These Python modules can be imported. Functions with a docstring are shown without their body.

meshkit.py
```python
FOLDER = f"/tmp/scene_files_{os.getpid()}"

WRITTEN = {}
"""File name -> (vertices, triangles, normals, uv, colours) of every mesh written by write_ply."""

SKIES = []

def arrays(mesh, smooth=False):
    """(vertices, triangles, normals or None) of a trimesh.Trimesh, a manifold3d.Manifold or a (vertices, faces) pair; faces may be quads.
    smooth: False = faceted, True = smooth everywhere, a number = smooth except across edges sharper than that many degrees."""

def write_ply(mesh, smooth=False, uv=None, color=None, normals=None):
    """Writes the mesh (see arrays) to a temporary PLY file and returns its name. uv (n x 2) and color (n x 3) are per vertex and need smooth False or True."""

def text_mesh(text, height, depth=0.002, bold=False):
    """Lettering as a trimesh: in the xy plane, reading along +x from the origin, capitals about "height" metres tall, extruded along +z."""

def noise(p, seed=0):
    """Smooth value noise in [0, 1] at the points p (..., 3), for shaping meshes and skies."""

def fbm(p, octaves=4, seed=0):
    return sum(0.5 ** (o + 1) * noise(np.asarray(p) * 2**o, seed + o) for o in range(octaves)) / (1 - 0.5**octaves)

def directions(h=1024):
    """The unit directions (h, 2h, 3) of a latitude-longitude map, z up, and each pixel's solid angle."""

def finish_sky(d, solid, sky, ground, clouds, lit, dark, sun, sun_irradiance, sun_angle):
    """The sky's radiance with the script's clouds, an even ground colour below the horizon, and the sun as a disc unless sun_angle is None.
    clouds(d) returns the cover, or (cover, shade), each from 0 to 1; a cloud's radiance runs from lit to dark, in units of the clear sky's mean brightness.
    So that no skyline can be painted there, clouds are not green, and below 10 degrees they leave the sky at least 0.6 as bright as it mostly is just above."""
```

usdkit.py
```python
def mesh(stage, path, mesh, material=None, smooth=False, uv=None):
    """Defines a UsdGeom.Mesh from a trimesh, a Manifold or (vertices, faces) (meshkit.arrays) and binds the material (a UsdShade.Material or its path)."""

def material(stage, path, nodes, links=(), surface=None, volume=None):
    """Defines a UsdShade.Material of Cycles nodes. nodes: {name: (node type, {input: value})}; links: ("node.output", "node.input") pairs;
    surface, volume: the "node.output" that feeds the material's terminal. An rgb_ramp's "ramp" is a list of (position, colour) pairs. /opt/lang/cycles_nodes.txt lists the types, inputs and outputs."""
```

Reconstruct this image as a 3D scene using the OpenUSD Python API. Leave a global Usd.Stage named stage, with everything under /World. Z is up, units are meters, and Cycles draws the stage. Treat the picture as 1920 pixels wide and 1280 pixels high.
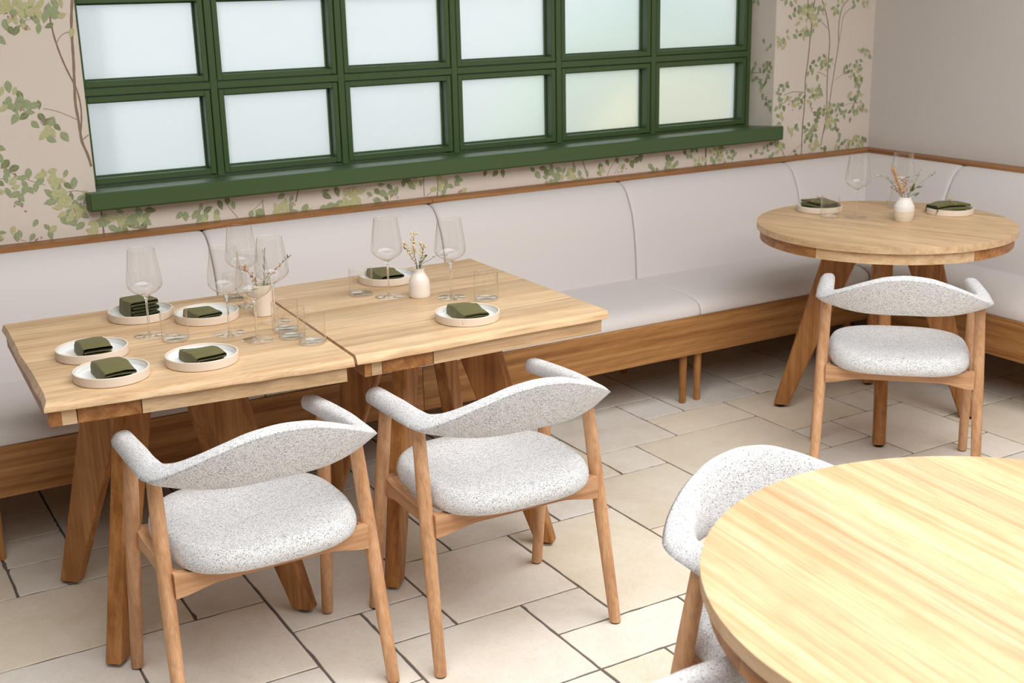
import math, random
import numpy as np
import trimesh, shapely
from shapely.geometry import Polygon, LineString, Point, box as sbox
from scipy.interpolate import PchipInterpolator
import usdkit, meshkit
from pxr import Usd, UsdGeom, UsdLux, UsdShade, Gf, Sdf, Vt

stage = Usd.Stage.CreateInMemory()
UsdGeom.SetStageUpAxis(stage, 'Z'); UsdGeom.SetStageMetersPerUnit(stage, 1.0)
UsdGeom.Xform.Define(stage, '/World'); UsdGeom.Scope.Define(stage, '/World/Looks')

# ------------------------------------------------------------------ camera, sky, lights, exposure
EXPOSURE = 0.0
SKY = 0.40
SUN = 0.7
SKYLIGHT = 79.0
DAYLIGHT = 0.0
def rotm(M, t):
    return Gf.Matrix4d(*[float(v) for v in (M[0][0], M[1][0], M[2][0], 0, M[0][1], M[1][1], M[2][1], 0, M[0][2], M[1][2], M[2][2], 0, t[0], t[1], t[2], 1)])
def _rz(a): c, s = math.cos(a), math.sin(a); return np.array([[c, -s, 0], [s, c, 0], [0, 0, 1.0]])
def _rx(a): c, s = math.cos(a), math.sin(a); return np.array([[1.0, 0, 0], [0, c, -s], [0, s, c]])
CAM = np.array([-4.52874, -4.30126, 1.61991])
cam = UsdGeom.Camera.Define(stage, '/World/camera')
# world = Rz(a) after Rx(b) after Rz(c) (extrinsic z-x-z order of the calibration)
cam.AddTransformOp().Set(rotm(_rz(math.radians(-1.27506)) @ _rx(math.radians(73.9035)) @ _rz(math.radians(-30.17753)) if False else
                              _rz(math.radians(-30.17753)) @ _rx(math.radians(73.9035)) @ _rz(math.radians(-1.27506)), CAM))
FOCAL = 2298.812 * 36.0 / 1920.0
cam.CreateFocalLengthAttr(FOCAL); cam.CreateHorizontalApertureAttr(36.0); cam.CreateVerticalApertureAttr(24.0)
cam.CreateFStopAttr(6.3); cam.CreateFocusDistanceAttr(3.15)
cam.CreateClippingRangeAttr(Gf.Vec2f(0.05, 500.0)); cam.CreateExposureAttr(EXPOSURE)

dome = UsdLux.DomeLight.Define(stage, '/World/sky'); dome.CreateIntensityAttr(SKY); dome.CreateColorAttr(Gf.Vec3f(0.93, 0.97, 1.0))
def rect_light(name, pos, target, w, h, inten, color):
    l = UsdLux.RectLight.Define(stage, '/World/' + name)
    z = np.array(pos, float) - np.array(target, float); z /= np.linalg.norm(z)
    x = np.cross([0, 0, 1.0] if abs(z[2]) < .99 else [0, 1.0, 0], z); x /= np.linalg.norm(x); y = np.cross(z, x)
    l.AddTransformOp().Set(rotm(np.stack([x, y, z], 1), pos))
    l.CreateWidthAttr(w); l.CreateHeightAttr(h); l.CreateIntensityAttr(inten); l.CreateColorAttr(Gf.Vec3f(*color)); l.CreateNormalizeAttr(True)
    return l
rect_light('skylight', (-2.9, -3.8, 2.94), (-2.9, -3.8, 0.0), 4.2, 4.0, SKYLIGHT, (0.97, 0.975, 0.965))

sun = UsdLux.DistantLight.Define(stage, '/World/sun')      # hazy sun outside the window, low from the left
_z = np.array([-.78, .50, .36]); _z /= np.linalg.norm(_z); _x = np.cross([0, 0, 1.0], _z); _x /= np.linalg.norm(_x)
sun.AddTransformOp().Set(rotm(np.stack([_x, np.cross(_z, _x), _z], 1), (0, 0, 0)))
sun.CreateIntensityAttr(SUN); sun.CreateNormalizeAttr(True); sun.CreateAngleAttr(12.0); sun.CreateColorAttr(Gf.Vec3f(1.0, .98, .94))

# ------------------------------------------------------------------ helpers
def lin(*c):
    c = [v / 255.0 for v in c]
    return tuple(v / 12.92 if v <= .04045 else ((v + .055) / 1.055) ** 2.4 for v in c)
MAT = {}
def material(name, nodes, links, surface='p.BSDF'):
    MAT[name] = usdkit.material(stage, '/World/Looks/' + name, nodes, links, surface=surface)
    return MAT[name]
counts = {}
def path_for(parent, name):
    base = (parent.GetPath().pathString if parent else '/World') + '/' + name
    k = counts.get(base, 0); counts[base] = k + 1
    return base if k == 0 else '%s_%03d' % (base, k)
def tag(p, label=None, cat=None, group=None, kind=None):
    p = p.GetPrim() if hasattr(p, 'GetPrim') else p
    for k, v in (('label', label), ('category', cat), ('group', group), ('kind', kind)):
        if v: p.SetCustomDataByKey(k, v)
    return p
def obj(name, mesh, mat, parent=None, smooth=False, **kw):
    m = usdkit.mesh(stage, path_for(parent, name), mesh, MAT[mat], smooth=smooth).GetPrim()
    return tag(m, **kw)
def thing(name, label=None, cat=None, loc=(0, 0, 0), rz=0.0, group=None, kind=None, parent=None):
    x = UsdGeom.Xform.Define(stage, path_for(parent, name))
    x.AddTranslateOp().Set(Gf.Vec3d(*map(float, loc))); x.AddRotateZOp().Set(float(rz))
    return tag(x, label, cat, group, kind)
def dup(root, label, loc, rz=0.0, group=None):
    was = root.GetCustomData()
    r = thing(root.GetName().rstrip('0123456789').rstrip('_'), label, was['category'], loc, rz, group or was.get('group'))
    r.GetReferences().AddInternalReference(root.GetPath()); r.SetInstanceable(True)
    return r
def T(v, f): return trimesh.Trimesh(np.asarray(v, float), np.asarray(f, int), process=False)
def cat(ms): return trimesh.util.concatenate(ms)
def bx(x0, x1, y0, y1, z0, z1, b=0.0):
    """Box, its edges chamfered by b."""
    x0, x1 = sorted((x0, x1)); y0, y1 = sorted((y0, y1)); z0, z1 = sorted((z0, z1))
    if b <= 0:
        m = trimesh.creation.box((x1 - x0, y1 - y0, z1 - z0)); m.apply_translation(((x0 + x1) / 2, (y0 + y1) / 2, (z0 + z1) / 2)); return m
    pts = []
    for x, sx in ((x0, 1), (x1, -1)):
        for y, sy in ((y0, 1), (y1, -1)):
            for z, sz in ((z0, 1), (z1, -1)):
                pts += [(x + sx * b, y + sy * b, z), (x + sx * b, y, z + sz * b), (x, y + sy * b, z + sz * b)]
    return trimesh.convex.convex_hull(np.array(pts))
def hull(pts): return trimesh.convex.convex_hull(np.array(pts, float))
def loft(rings, caps=True, closed=True):
    """rings: (n, m, 3) points, each ring closed."""
    R = np.asarray(rings, float); n, m, _ = R.shape
    v = R.reshape(-1, 3); f = []
    for i in range(n - 1):
        for j in range(m if closed else m - 1):
            a, b = i * m + j, i * m + (j + 1) % m; c, d = a + m, b + m
            f += [(a, b, d), (a, d, c)]
    if caps:
        v = np.vstack([v, R[0].mean(0), R[-1].mean(0)]); k = n * m
        for j in range(m):
            f.append((k, (j + 1) % m, j)); f.append((k + 1, (n - 1) * m + j, (n - 1) * m + (j + 1) % m))
    t = T(v, f)
    if caps and t.volume < 0: t.invert()
    return t
def lathe(prof, seg=40):
    """prof: (r, z) from bottom axis around; revolved about z."""
    p = np.asarray(prof, float); a = np.arange(seg) * 2 * np.pi / seg
    R = np.stack([np.stack([r * np.cos(a), r * np.sin(a), np.full(seg, z)], 1) for r, z in p])
    t = loft(R, caps=False)
    t.merge_vertices(); t.update_faces(t.nondegenerate_faces()); t.remove_unreferenced_vertices()
    if t.volume < 0: t.invert()
    return t
def tube(pts, rad, sides=8):
    p = np.asarray(pts, float); r = np.broadcast_to(np.asarray(rad, float), (len(p),))
    t = np.gradient(p, axis=0); t /= np.linalg.norm(t, axis=1, keepdims=True) + 1e-12
    up = np.array([0, 0, 1.0]) if abs(t[:, 2]).mean() < .8 else np.array([1.0, 0, 0])
    a = np.cross(t, up); a /= np.linalg.norm(a, axis=1, keepdims=True) + 1e-12; b = np.cross(t, a)
    g = np.arange(sides) * 2 * np.pi / sides
    R = p[:, None] + r[:, None, None] * (np.cos(g)[None, :, None] * a[:, None] + np.sin(g)[None, :, None] * b[:, None])
    return loft(R)
def extrude(poly, z0, z1):
    m = trimesh.creation.extrude_polygon(poly, z1 - z0, engine='earcut'); m.apply_translation((0, 0, z0)); return m
def slab_poly(poly, z0, z1, b=0.001):
    """A flat piece with a chamfered top edge."""
    q = np.array(shapely.geometry.polygon.orient(poly).exterior.coords)[:-1]
    n = len(q); e1 = q - np.roll(q, 1, 0); e2 = np.roll(q, -1, 0) - q
    n1 = np.stack([-e1[:, 1], e1[:, 0]], 1); n2 = np.stack([-e2[:, 1], e2[:, 0]], 1)
    n1 /= np.linalg.norm(n1, axis=1, keepdims=True) + 1e-12; n2 /= np.linalg.norm(n2, axis=1, keepdims=True) + 1e-12
    mi = n1 + n2; mi /= np.maximum((mi * n1).sum(1, keepdims=True), .3)
    qi = q + mi * b
    rings = [np.c_[q, np.full(n, z0)], np.c_[q, np.full(n, z1 - b)], np.c_[qi, np.full(n, z1)]]
    side = loft(rings, caps=False)
    tv, tf = trimesh.creation.triangulate_polygon(Polygon(qi), engine='earcut')
    top = T(np.c_[tv, np.full(len(tv), z1)], tf)
    if top.face_normals[:, 2].sum() < 0: top.invert()
    if side.face_normals[:, 2].sum() < 0: side.invert()
    return cat([side, top])
def rnd(seed): return np.random.default_rng(seed)

# ------------------------------------------------------------------ materials
def principled(name, col, rough=.5, spec=.5, **kw):
    material(name, {'p': ('principled_bsdf', dict(base_color=col, roughness=rough, specular_ior_level=spec, **kw))}, [])
def wood(name, light, mid, dark, axis, rough=.42, stave=0.10, ring=9.0):
    """Oak: streaks, pores and a soft cathedral figure that run along one axis of the piece."""
    def sc(along, across): return tuple(along if 'xyz'[i] == axis else across for i in range(3))
    N = {'tc': ('texture_coordinate', {}), 'oi': ('object_info', {}),
         'off': ('vector_math', dict(math_type='scale', vector1=(3.1, 2.3, 4.7))),
         'add': ('vector_math', dict(math_type='add')),
         'm1': ('mapping', dict(scale=sc(.9, 38.0))), 'n1': ('noise_texture', dict(scale=1.0, detail=5.0, roughness=.6, distortion=.4)),
         'm2': ('mapping', dict(scale=sc(9.0, 330.0))), 'n2': ('noise_texture', dict(scale=1.0, detail=2.0, roughness=.5)),
         'm3': ('mapping', dict(scale=sc(.55, 1.0))), 'w': ('wave_texture', dict(wave_type='rings', rings_direction='spherical', profile='sine', scale=ring, distortion=7.0, detail=3.0, detail_scale=1.2, detail_roughness=.55)),
         'r1': ('rgb_ramp', dict(ramp=[(.34, dark), (.5, mid), (.66, light)])),
         'r2': ('rgb_ramp', dict(ramp=[(.32, (.80, .76, .72)), (.52, (1, 1, 1))])),
         'r3': ('rgb_ramp', dict(ramp=[(.0, (.94, .925, .90)), (.55, (1, 1, 1)), (1., (1.02, 1.02, 1.02))])),
         'x1': ('mix_color', dict(blend_type='multiply', fac=.75)), 'x2': ('mix_color', dict(blend_type='multiply', fac=.8)),
         'mr': ('map_range', dict(from_min=0., from_max=1., to_min=.84, to_max=1.08)),
         'hs': ('hsv', dict(saturation=1.0)),
         'bp': ('bump', dict(strength=.12, distance=.0006)),
         'p': ('principled_bsdf', dict(roughness=rough, specular_ior_level=.35))}
    Lk = [('oi.random', 'off.scale'), ('tc.object', 'add.vector1'), ('off.vector', 'add.vector2')]
    Lk += [('add.vector', m + '.vector') for m in ('m1', 'm2', 'm3')]
    Lk += [('m1.vector', 'n1.vector'), ('m2.vector', 'n2.vector'), ('m3.vector', 'w.vector'), ('n1.fac', 'r1.fac'), ('n2.fac', 'r2.fac'), ('w.fac', 'r3.fac'),
           ('r1.color', 'x1.a'), ('r2.color', 'x1.b'), ('x1.result', 'x2.a'), ('r3.color', 'x2.b'), ('oi.random', 'mr.value'), ('mr.result', 'hs.value'),
           ('x2.result', 'hs.color'), ('hs.color', 'p.base_color'), ('n2.fac', 'bp.height'), ('bp.normal', 'p.normal')]
    material(name, N, Lk)
OAK = (lin(224, 194, 157), lin(215, 181, 141), lin(200, 162, 121))
OAKD = (lin(190, 136, 82), lin(171, 116, 64), lin(146, 93, 46))
BEN = (lin(196, 146, 90), lin(178, 126, 74), lin(148, 98, 54))
ASH = (lin(220, 174, 134), lin(208, 160, 119), lin(190, 140, 100))
RAIL = (lin(176, 126, 78), lin(158, 108, 64), lin(134, 88, 50))
for ax in 'xyz':
    wood('oak_top_' + ax, *OAK, ax)
    wood('oak_frame_' + ax, *OAKD, ax)
    wood('bench_oak_' + ax, *BEN, ax)
    wood('rail_oak_' + ax, *RAIL, ax)
    wood('ash_' + ax, *ASH, ax, ring=16.)
def speckle(name, light, mid, dark, scale):
    N = {'tc': ('texture_coordinate', {}),
         'm': ('mapping', dict(scale=(scale * .55, scale, scale), rotation=(.5, .4, .8))),
         'v': ('voronoi_texture', dict(scale=1.0, randomness=.9)),
         'sx': ('separate_color', {}),
         'n': ('noise_texture', dict(scale=scale * .12, detail=3.0, roughness=.7)),
         'ad': ('math', dict(math_type='multiply_add', value2=.14)),
         'r': ('rgb_ramp', dict(ramp=[(.14, dark), (.34, mid), (.58, light), (1., light)])),
         'bp': ('bump', dict(strength=.55, distance=.0012)),
         'p': ('principled_bsdf', dict(roughness=.95, specular_ior_level=.12, sheen_weight=.12))}
    material(name, N, [('tc.object', 'm.vector'), ('m.vector', 'v.vector'), ('tc.object', 'n.vector'), ('v.color', 'sx.color'), ('n.fac', 'ad.value1'), ('sx.r', 'ad.value3') if False else ('sx.r', 'ad.value3'),
                       ('ad.value', 'r.fac'), ('r.color', 'p.base_color'), ('v.distance', 'bp.height'), ('bp.normal', 'p.normal')])
speckle('fabric', lin(232, 232, 234), lin(214, 213, 214), lin(132, 124, 119), 900.0)
material('vinyl', {'tc': ('texture_coordinate', {}), 'n': ('noise_texture', dict(scale=420.0, detail=2.0)), 'bp': ('bump', dict(strength=.08, distance=.0005)),
                   'p': ('principled_bsdf', dict(base_color=lin(218, 211, 208), roughness=.52, specular_ior_level=.4))},
         [('tc.object', 'n.vector'), ('n.fac', 'bp.height'), ('bp.normal', 'p.normal')])
plaster_dark = principled('room_dark', lin(92, 86, 82), .9, .2)
principled('seam_dark', lin(96, 86, 82), .7)
def plaster(name, a, b, rough=.9):
    material(name, {'tc': ('texture_coordinate', {}), 'm': ('mapping', dict(scale=(260., 260., 40.))), 'n': ('noise_texture', dict(scale=1.0, detail=3.0)), 'n0': ('noise_texture', dict(scale=1.6, detail=2.0)),
                    'x': ('mix_color', dict(a=a, b=b)), 'bp': ('bump', dict(strength=.10, distance=.0008)),
                    'p': ('principled_bsdf', dict(roughness=rough, specular_ior_level=.2))},
             [('tc.object', 'm.vector'), ('m.vector', 'n.vector'), ('tc.object', 'n0.vector'), ('n0.fac', 'x.fac'), ('x.result', 'p.base_color'), ('n.fac', 'bp.height'), ('bp.normal', 'p.normal')])
plaster('wallpaper', lin(226, 214, 202), lin(219, 206, 193))
plaster('plaster', lin(214, 208, 203), lin(209, 202, 197))
def leafprint(name, a, b, c):
    material(name, {'g': ('geometry', {}), 'r': ('rgb_ramp', dict(ramp=[(0., a), (.5, b), (1., c)])), 'tc': ('texture_coordinate', {}), 'n': ('noise_texture', dict(scale=130.0, detail=3.0)),
                    'r2': ('rgb_ramp', dict(ramp=[(.3, (.84, .84, .84)), (.7, (1.08, 1.08, 1.08))])), 'x': ('mix_color', dict(blend_type='multiply', fac=1.0, use_clamp=False)),
                    'p': ('principled_bsdf', dict(roughness=.9, specular_ior_level=.15))},
             [('g.random_per_island', 'r.fac'), ('tc.object', 'n.vector'), ('n.fac', 'r2.fac'), ('r.color', 'x.a'), ('r2.color', 'x.b'), ('x.result', 'p.base_color')])
leafprint('leaf_yellow', lin(196, 193, 146), lin(184, 183, 136), lin(202, 199, 158))
leafprint('leaf_green', lin(160, 170, 132), lin(174, 182, 144), lin(148, 160, 120))
leafprint('leaf_dark', lin(136, 143, 104), lin(150, 156, 116), lin(122, 132, 94))
principled('leaf_rib', lin(188, 190, 150), .9, .15)
principled('branch_print', lin(146, 124, 104), .9, .15)
principled('bud_print', lin(176, 128, 130), .9, .15)
principled('green_paint', lin(66, 90, 50), .38, .5)
material('frosted', {'tl': ('translucent_bsdf', dict(color=(.90, .93, .94))), 'rf': ('refraction_bsdf', dict(color=(.92, .95, .95), roughness=.34, IOR=1.2)), 'df': ('diffuse_bsdf', dict(color=(.8, .82, .83))),
                     'gl': ('glossy_bsdf', dict(color=(1, 1, 1), roughness=.25)), 'fr': ('fresnel', dict(IOR=1.4)),
                     'm1': ('mix_closure', dict(fac=.55)), 'm0': ('mix_closure', dict(fac=.06)), 'm2': ('mix_closure', {})},
         [('tl.BSDF', 'm1.closure1'), ('rf.BSDF', 'm1.closure2'), ('m1.closure', 'm0.closure1'), ('df.BSDF', 'm0.closure2'), ('fr.fac', 'm2.fac'), ('m0.closure', 'm2.closure1'), ('gl.BSDF', 'm2.closure2')], surface='m2.closure')
def stone(name, a, b, c):
    N = {'tc': ('texture_coordinate', {}), 'oi': ('object_info', {}), 'n1': ('noise_texture', dict(scale=5.0, detail=5.0, roughness=.62, distortion=.6)),
         'n2': ('noise_texture', dict(scale=46.0, detail=6.0, roughness=.75, distortion=1.6)), 'n3': ('noise_texture', dict(scale=260.0, detail=2.0)),
         'n4': ('noise_texture', dict(scale=17.0, detail=3.0, distortion=2.5)),
         'r1': ('rgb_ramp', dict(ramp=[(.3, c), (.5, a), (.7, b)])), 'r2': ('rgb_ramp', dict(ramp=[(.28, (.70, .63, .55)), (.37, (1, 1, 1))])),
         'r3': ('rgb_ramp', dict(ramp=[(.25, (.90, .88, .85)), (.40, (1, 1, 1))])), 'r4': ('rgb_ramp', dict(ramp=[(.46, (1, 1, 1)), (.5, (.86, .80, .72)), (.54, (1, 1, 1))])),
         'x1': ('mix_color', dict(blend_type='multiply', fac=.75)), 'x2': ('mix_color', dict(blend_type='multiply', fac=.6)), 'x3': ('mix_color', dict(blend_type='multiply', fac=.35)),
         'mr': ('map_range', dict(from_min=0., from_max=1., to_min=.93, to_max=1.04)), 'hs': ('hsv', {}),
         'bp': ('bump', dict(strength=.22, distance=.0012)),
         'p': ('principled_bsdf', dict(roughness=.5, specular_ior_level=.35))}
    material(name, N, [('tc.object', n + '.vector') for n in ('n1', 'n2', 'n3', 'n4')] + [('n1.fac', 'r1.fac'), ('n2.fac', 'r2.fac'), ('n3.fac', 'r3.fac'), ('n4.fac', 'r4.fac'), ('r1.color', 'x1.a'), ('r2.color', 'x1.b'),
             ('x1.result', 'x2.a'), ('r3.color', 'x2.b'), ('x2.result', 'x3.a'), ('r4.color', 'x3.b'), ('oi.random', 'mr.value'), ('mr.result', 'hs.value'), ('x3.result', 'hs.color'), ('hs.color', 'p.base_color'), ('n2.fac', 'bp.height'), ('bp.normal', 'p.normal')])
stone('limestone', lin(238, 229, 217), lin(243, 236, 227), lin(231, 219, 203))
stone('limestone_warm', lin(235, 223, 204), lin(240, 230, 214), lin(228, 214, 193))
stone('limestone_grey', lin(234, 227, 218), lin(239, 233, 226), lin(226, 217, 207))
principled('grout', lin(112, 104, 95), .95, .2)
principled('stoneware', lin(228, 213, 196), .65, .35)
principled('glaze_cream', lin(234, 224, 212), .3, .5)
principled('glaze', lin(236, 236, 234), .22, .5)
material('stoneware_band', {'tc': ('texture_coordinate', {}), 's': ('separate_xyz', {}), 'n': ('noise_texture', dict(scale=60.0, detail=2.0)), 'ma': ('math', dict(math_type='multiply_add', value2=.012)),
                            'r': ('rgb_ramp', dict(ramp=[(0., lin(222, 208, 184)), (.44, lin(226, 212, 190)), (.5, lin(232, 226, 218)), (1., lin(234, 229, 222))])), 'mr': ('map_range', dict(from_min=.0, from_max=.10)),
                            'p': ('principled_bsdf', dict(roughness=.4, specular_ior_level=.4))},
         [('tc.object', 's.vector'), ('tc.object', 'n.vector'), ('n.fac', 'ma.value1'), ('s.z', 'ma.value3'), ('ma.value', 'mr.value'), ('mr.result', 'r.fac'), ('r.color', 'p.base_color')])
material('linen', {'tc': ('texture_coordinate', {}), 'n': ('noise_texture', dict(scale=900.0, detail=2.0)), 'n1': ('noise_texture', dict(scale=30.0, detail=2.0)), 'x': ('mix_color', dict(a=lin(96, 94, 50), b=lin(112, 106, 62))),
                   'bp': ('bump', dict(strength=.25, distance=.0006)), 'p': ('principled_bsdf', dict(roughness=.9, specular_ior_level=.15, sheen_weight=.15))},
         [('tc.object', 'n.vector'), ('tc.object', 'n1.vector'), ('n1.fac', 'x.fac'), ('x.result', 'p.base_color'), ('n.fac', 'bp.height'), ('bp.normal', 'p.normal')])
material('thin_glass', {'t': ('transparent_bsdf', {}), 'g': ('glossy_bsdf', dict(color=(1, 1, 1), roughness=.0)), 'lw': ('layer_weight', dict(blend=.5)), 'r': ('rgb_ramp', dict(ramp=[(0., (.985, .985, .98)), (.62, (.965, .965, .955)), (.86, (.80, .79, .77)), (1., (.52, .50, .47))])),
                        'pw': ('math', dict(math_type='power', value2=3.0)), 'ma': ('math', dict(math_type='multiply_add', value2=.85, value3=.05)), 'm': ('mix_closure', {})},
         [('lw.facing', 'pw.value1'), ('pw.value', 'ma.value1'), ('ma.value', 'm.fac'), ('lw.facing', 'r.fac'), ('r.color', 't.color'), ('t.BSDF', 'm.closure1'), ('g.BSDF', 'm.closure2')], surface='m.closure')
material('solid_glass', {'p': ('glass_bsdf', dict(color=(1, 1, 1), roughness=0.0, IOR=1.5))}, [])
principled('dark_rubber', lin(48, 44, 42), .7)
principled('black_steel', lin(40, 38, 36), .4)
principled('clear_foot', lin(150, 150, 140), .3)
principled('stem_olive', lin(120, 104, 62), .8, .2)
principled('stem_green', lin(112, 122, 68), .8, .2)
principled('bloom_cream', lin(226, 206, 160), .85, .2)
principled('bloom_peach', lin(222, 180, 132), .85, .2)
principled('bloom_rust', lin(196, 132, 92), .85, .2)
principled('bloom_mauve', lin(168, 136, 120), .85, .2)
principled('leaf_olive', lin(96, 104, 54), .6, .3)
principled('leaf_sage', lin(128, 166, 140), .6, .3)
principled('gold', lin(206, 160, 84), .3, .6)
principled('outdoor_paving', lin(186, 190, 190), .9)
principled('outdoor_hedge', lin(176, 204, 160), .9)
principled('outdoor_yellow', lin(232, 220, 140), .9)
principled('outdoor_teal', lin(140, 204, 192), .9)
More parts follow.
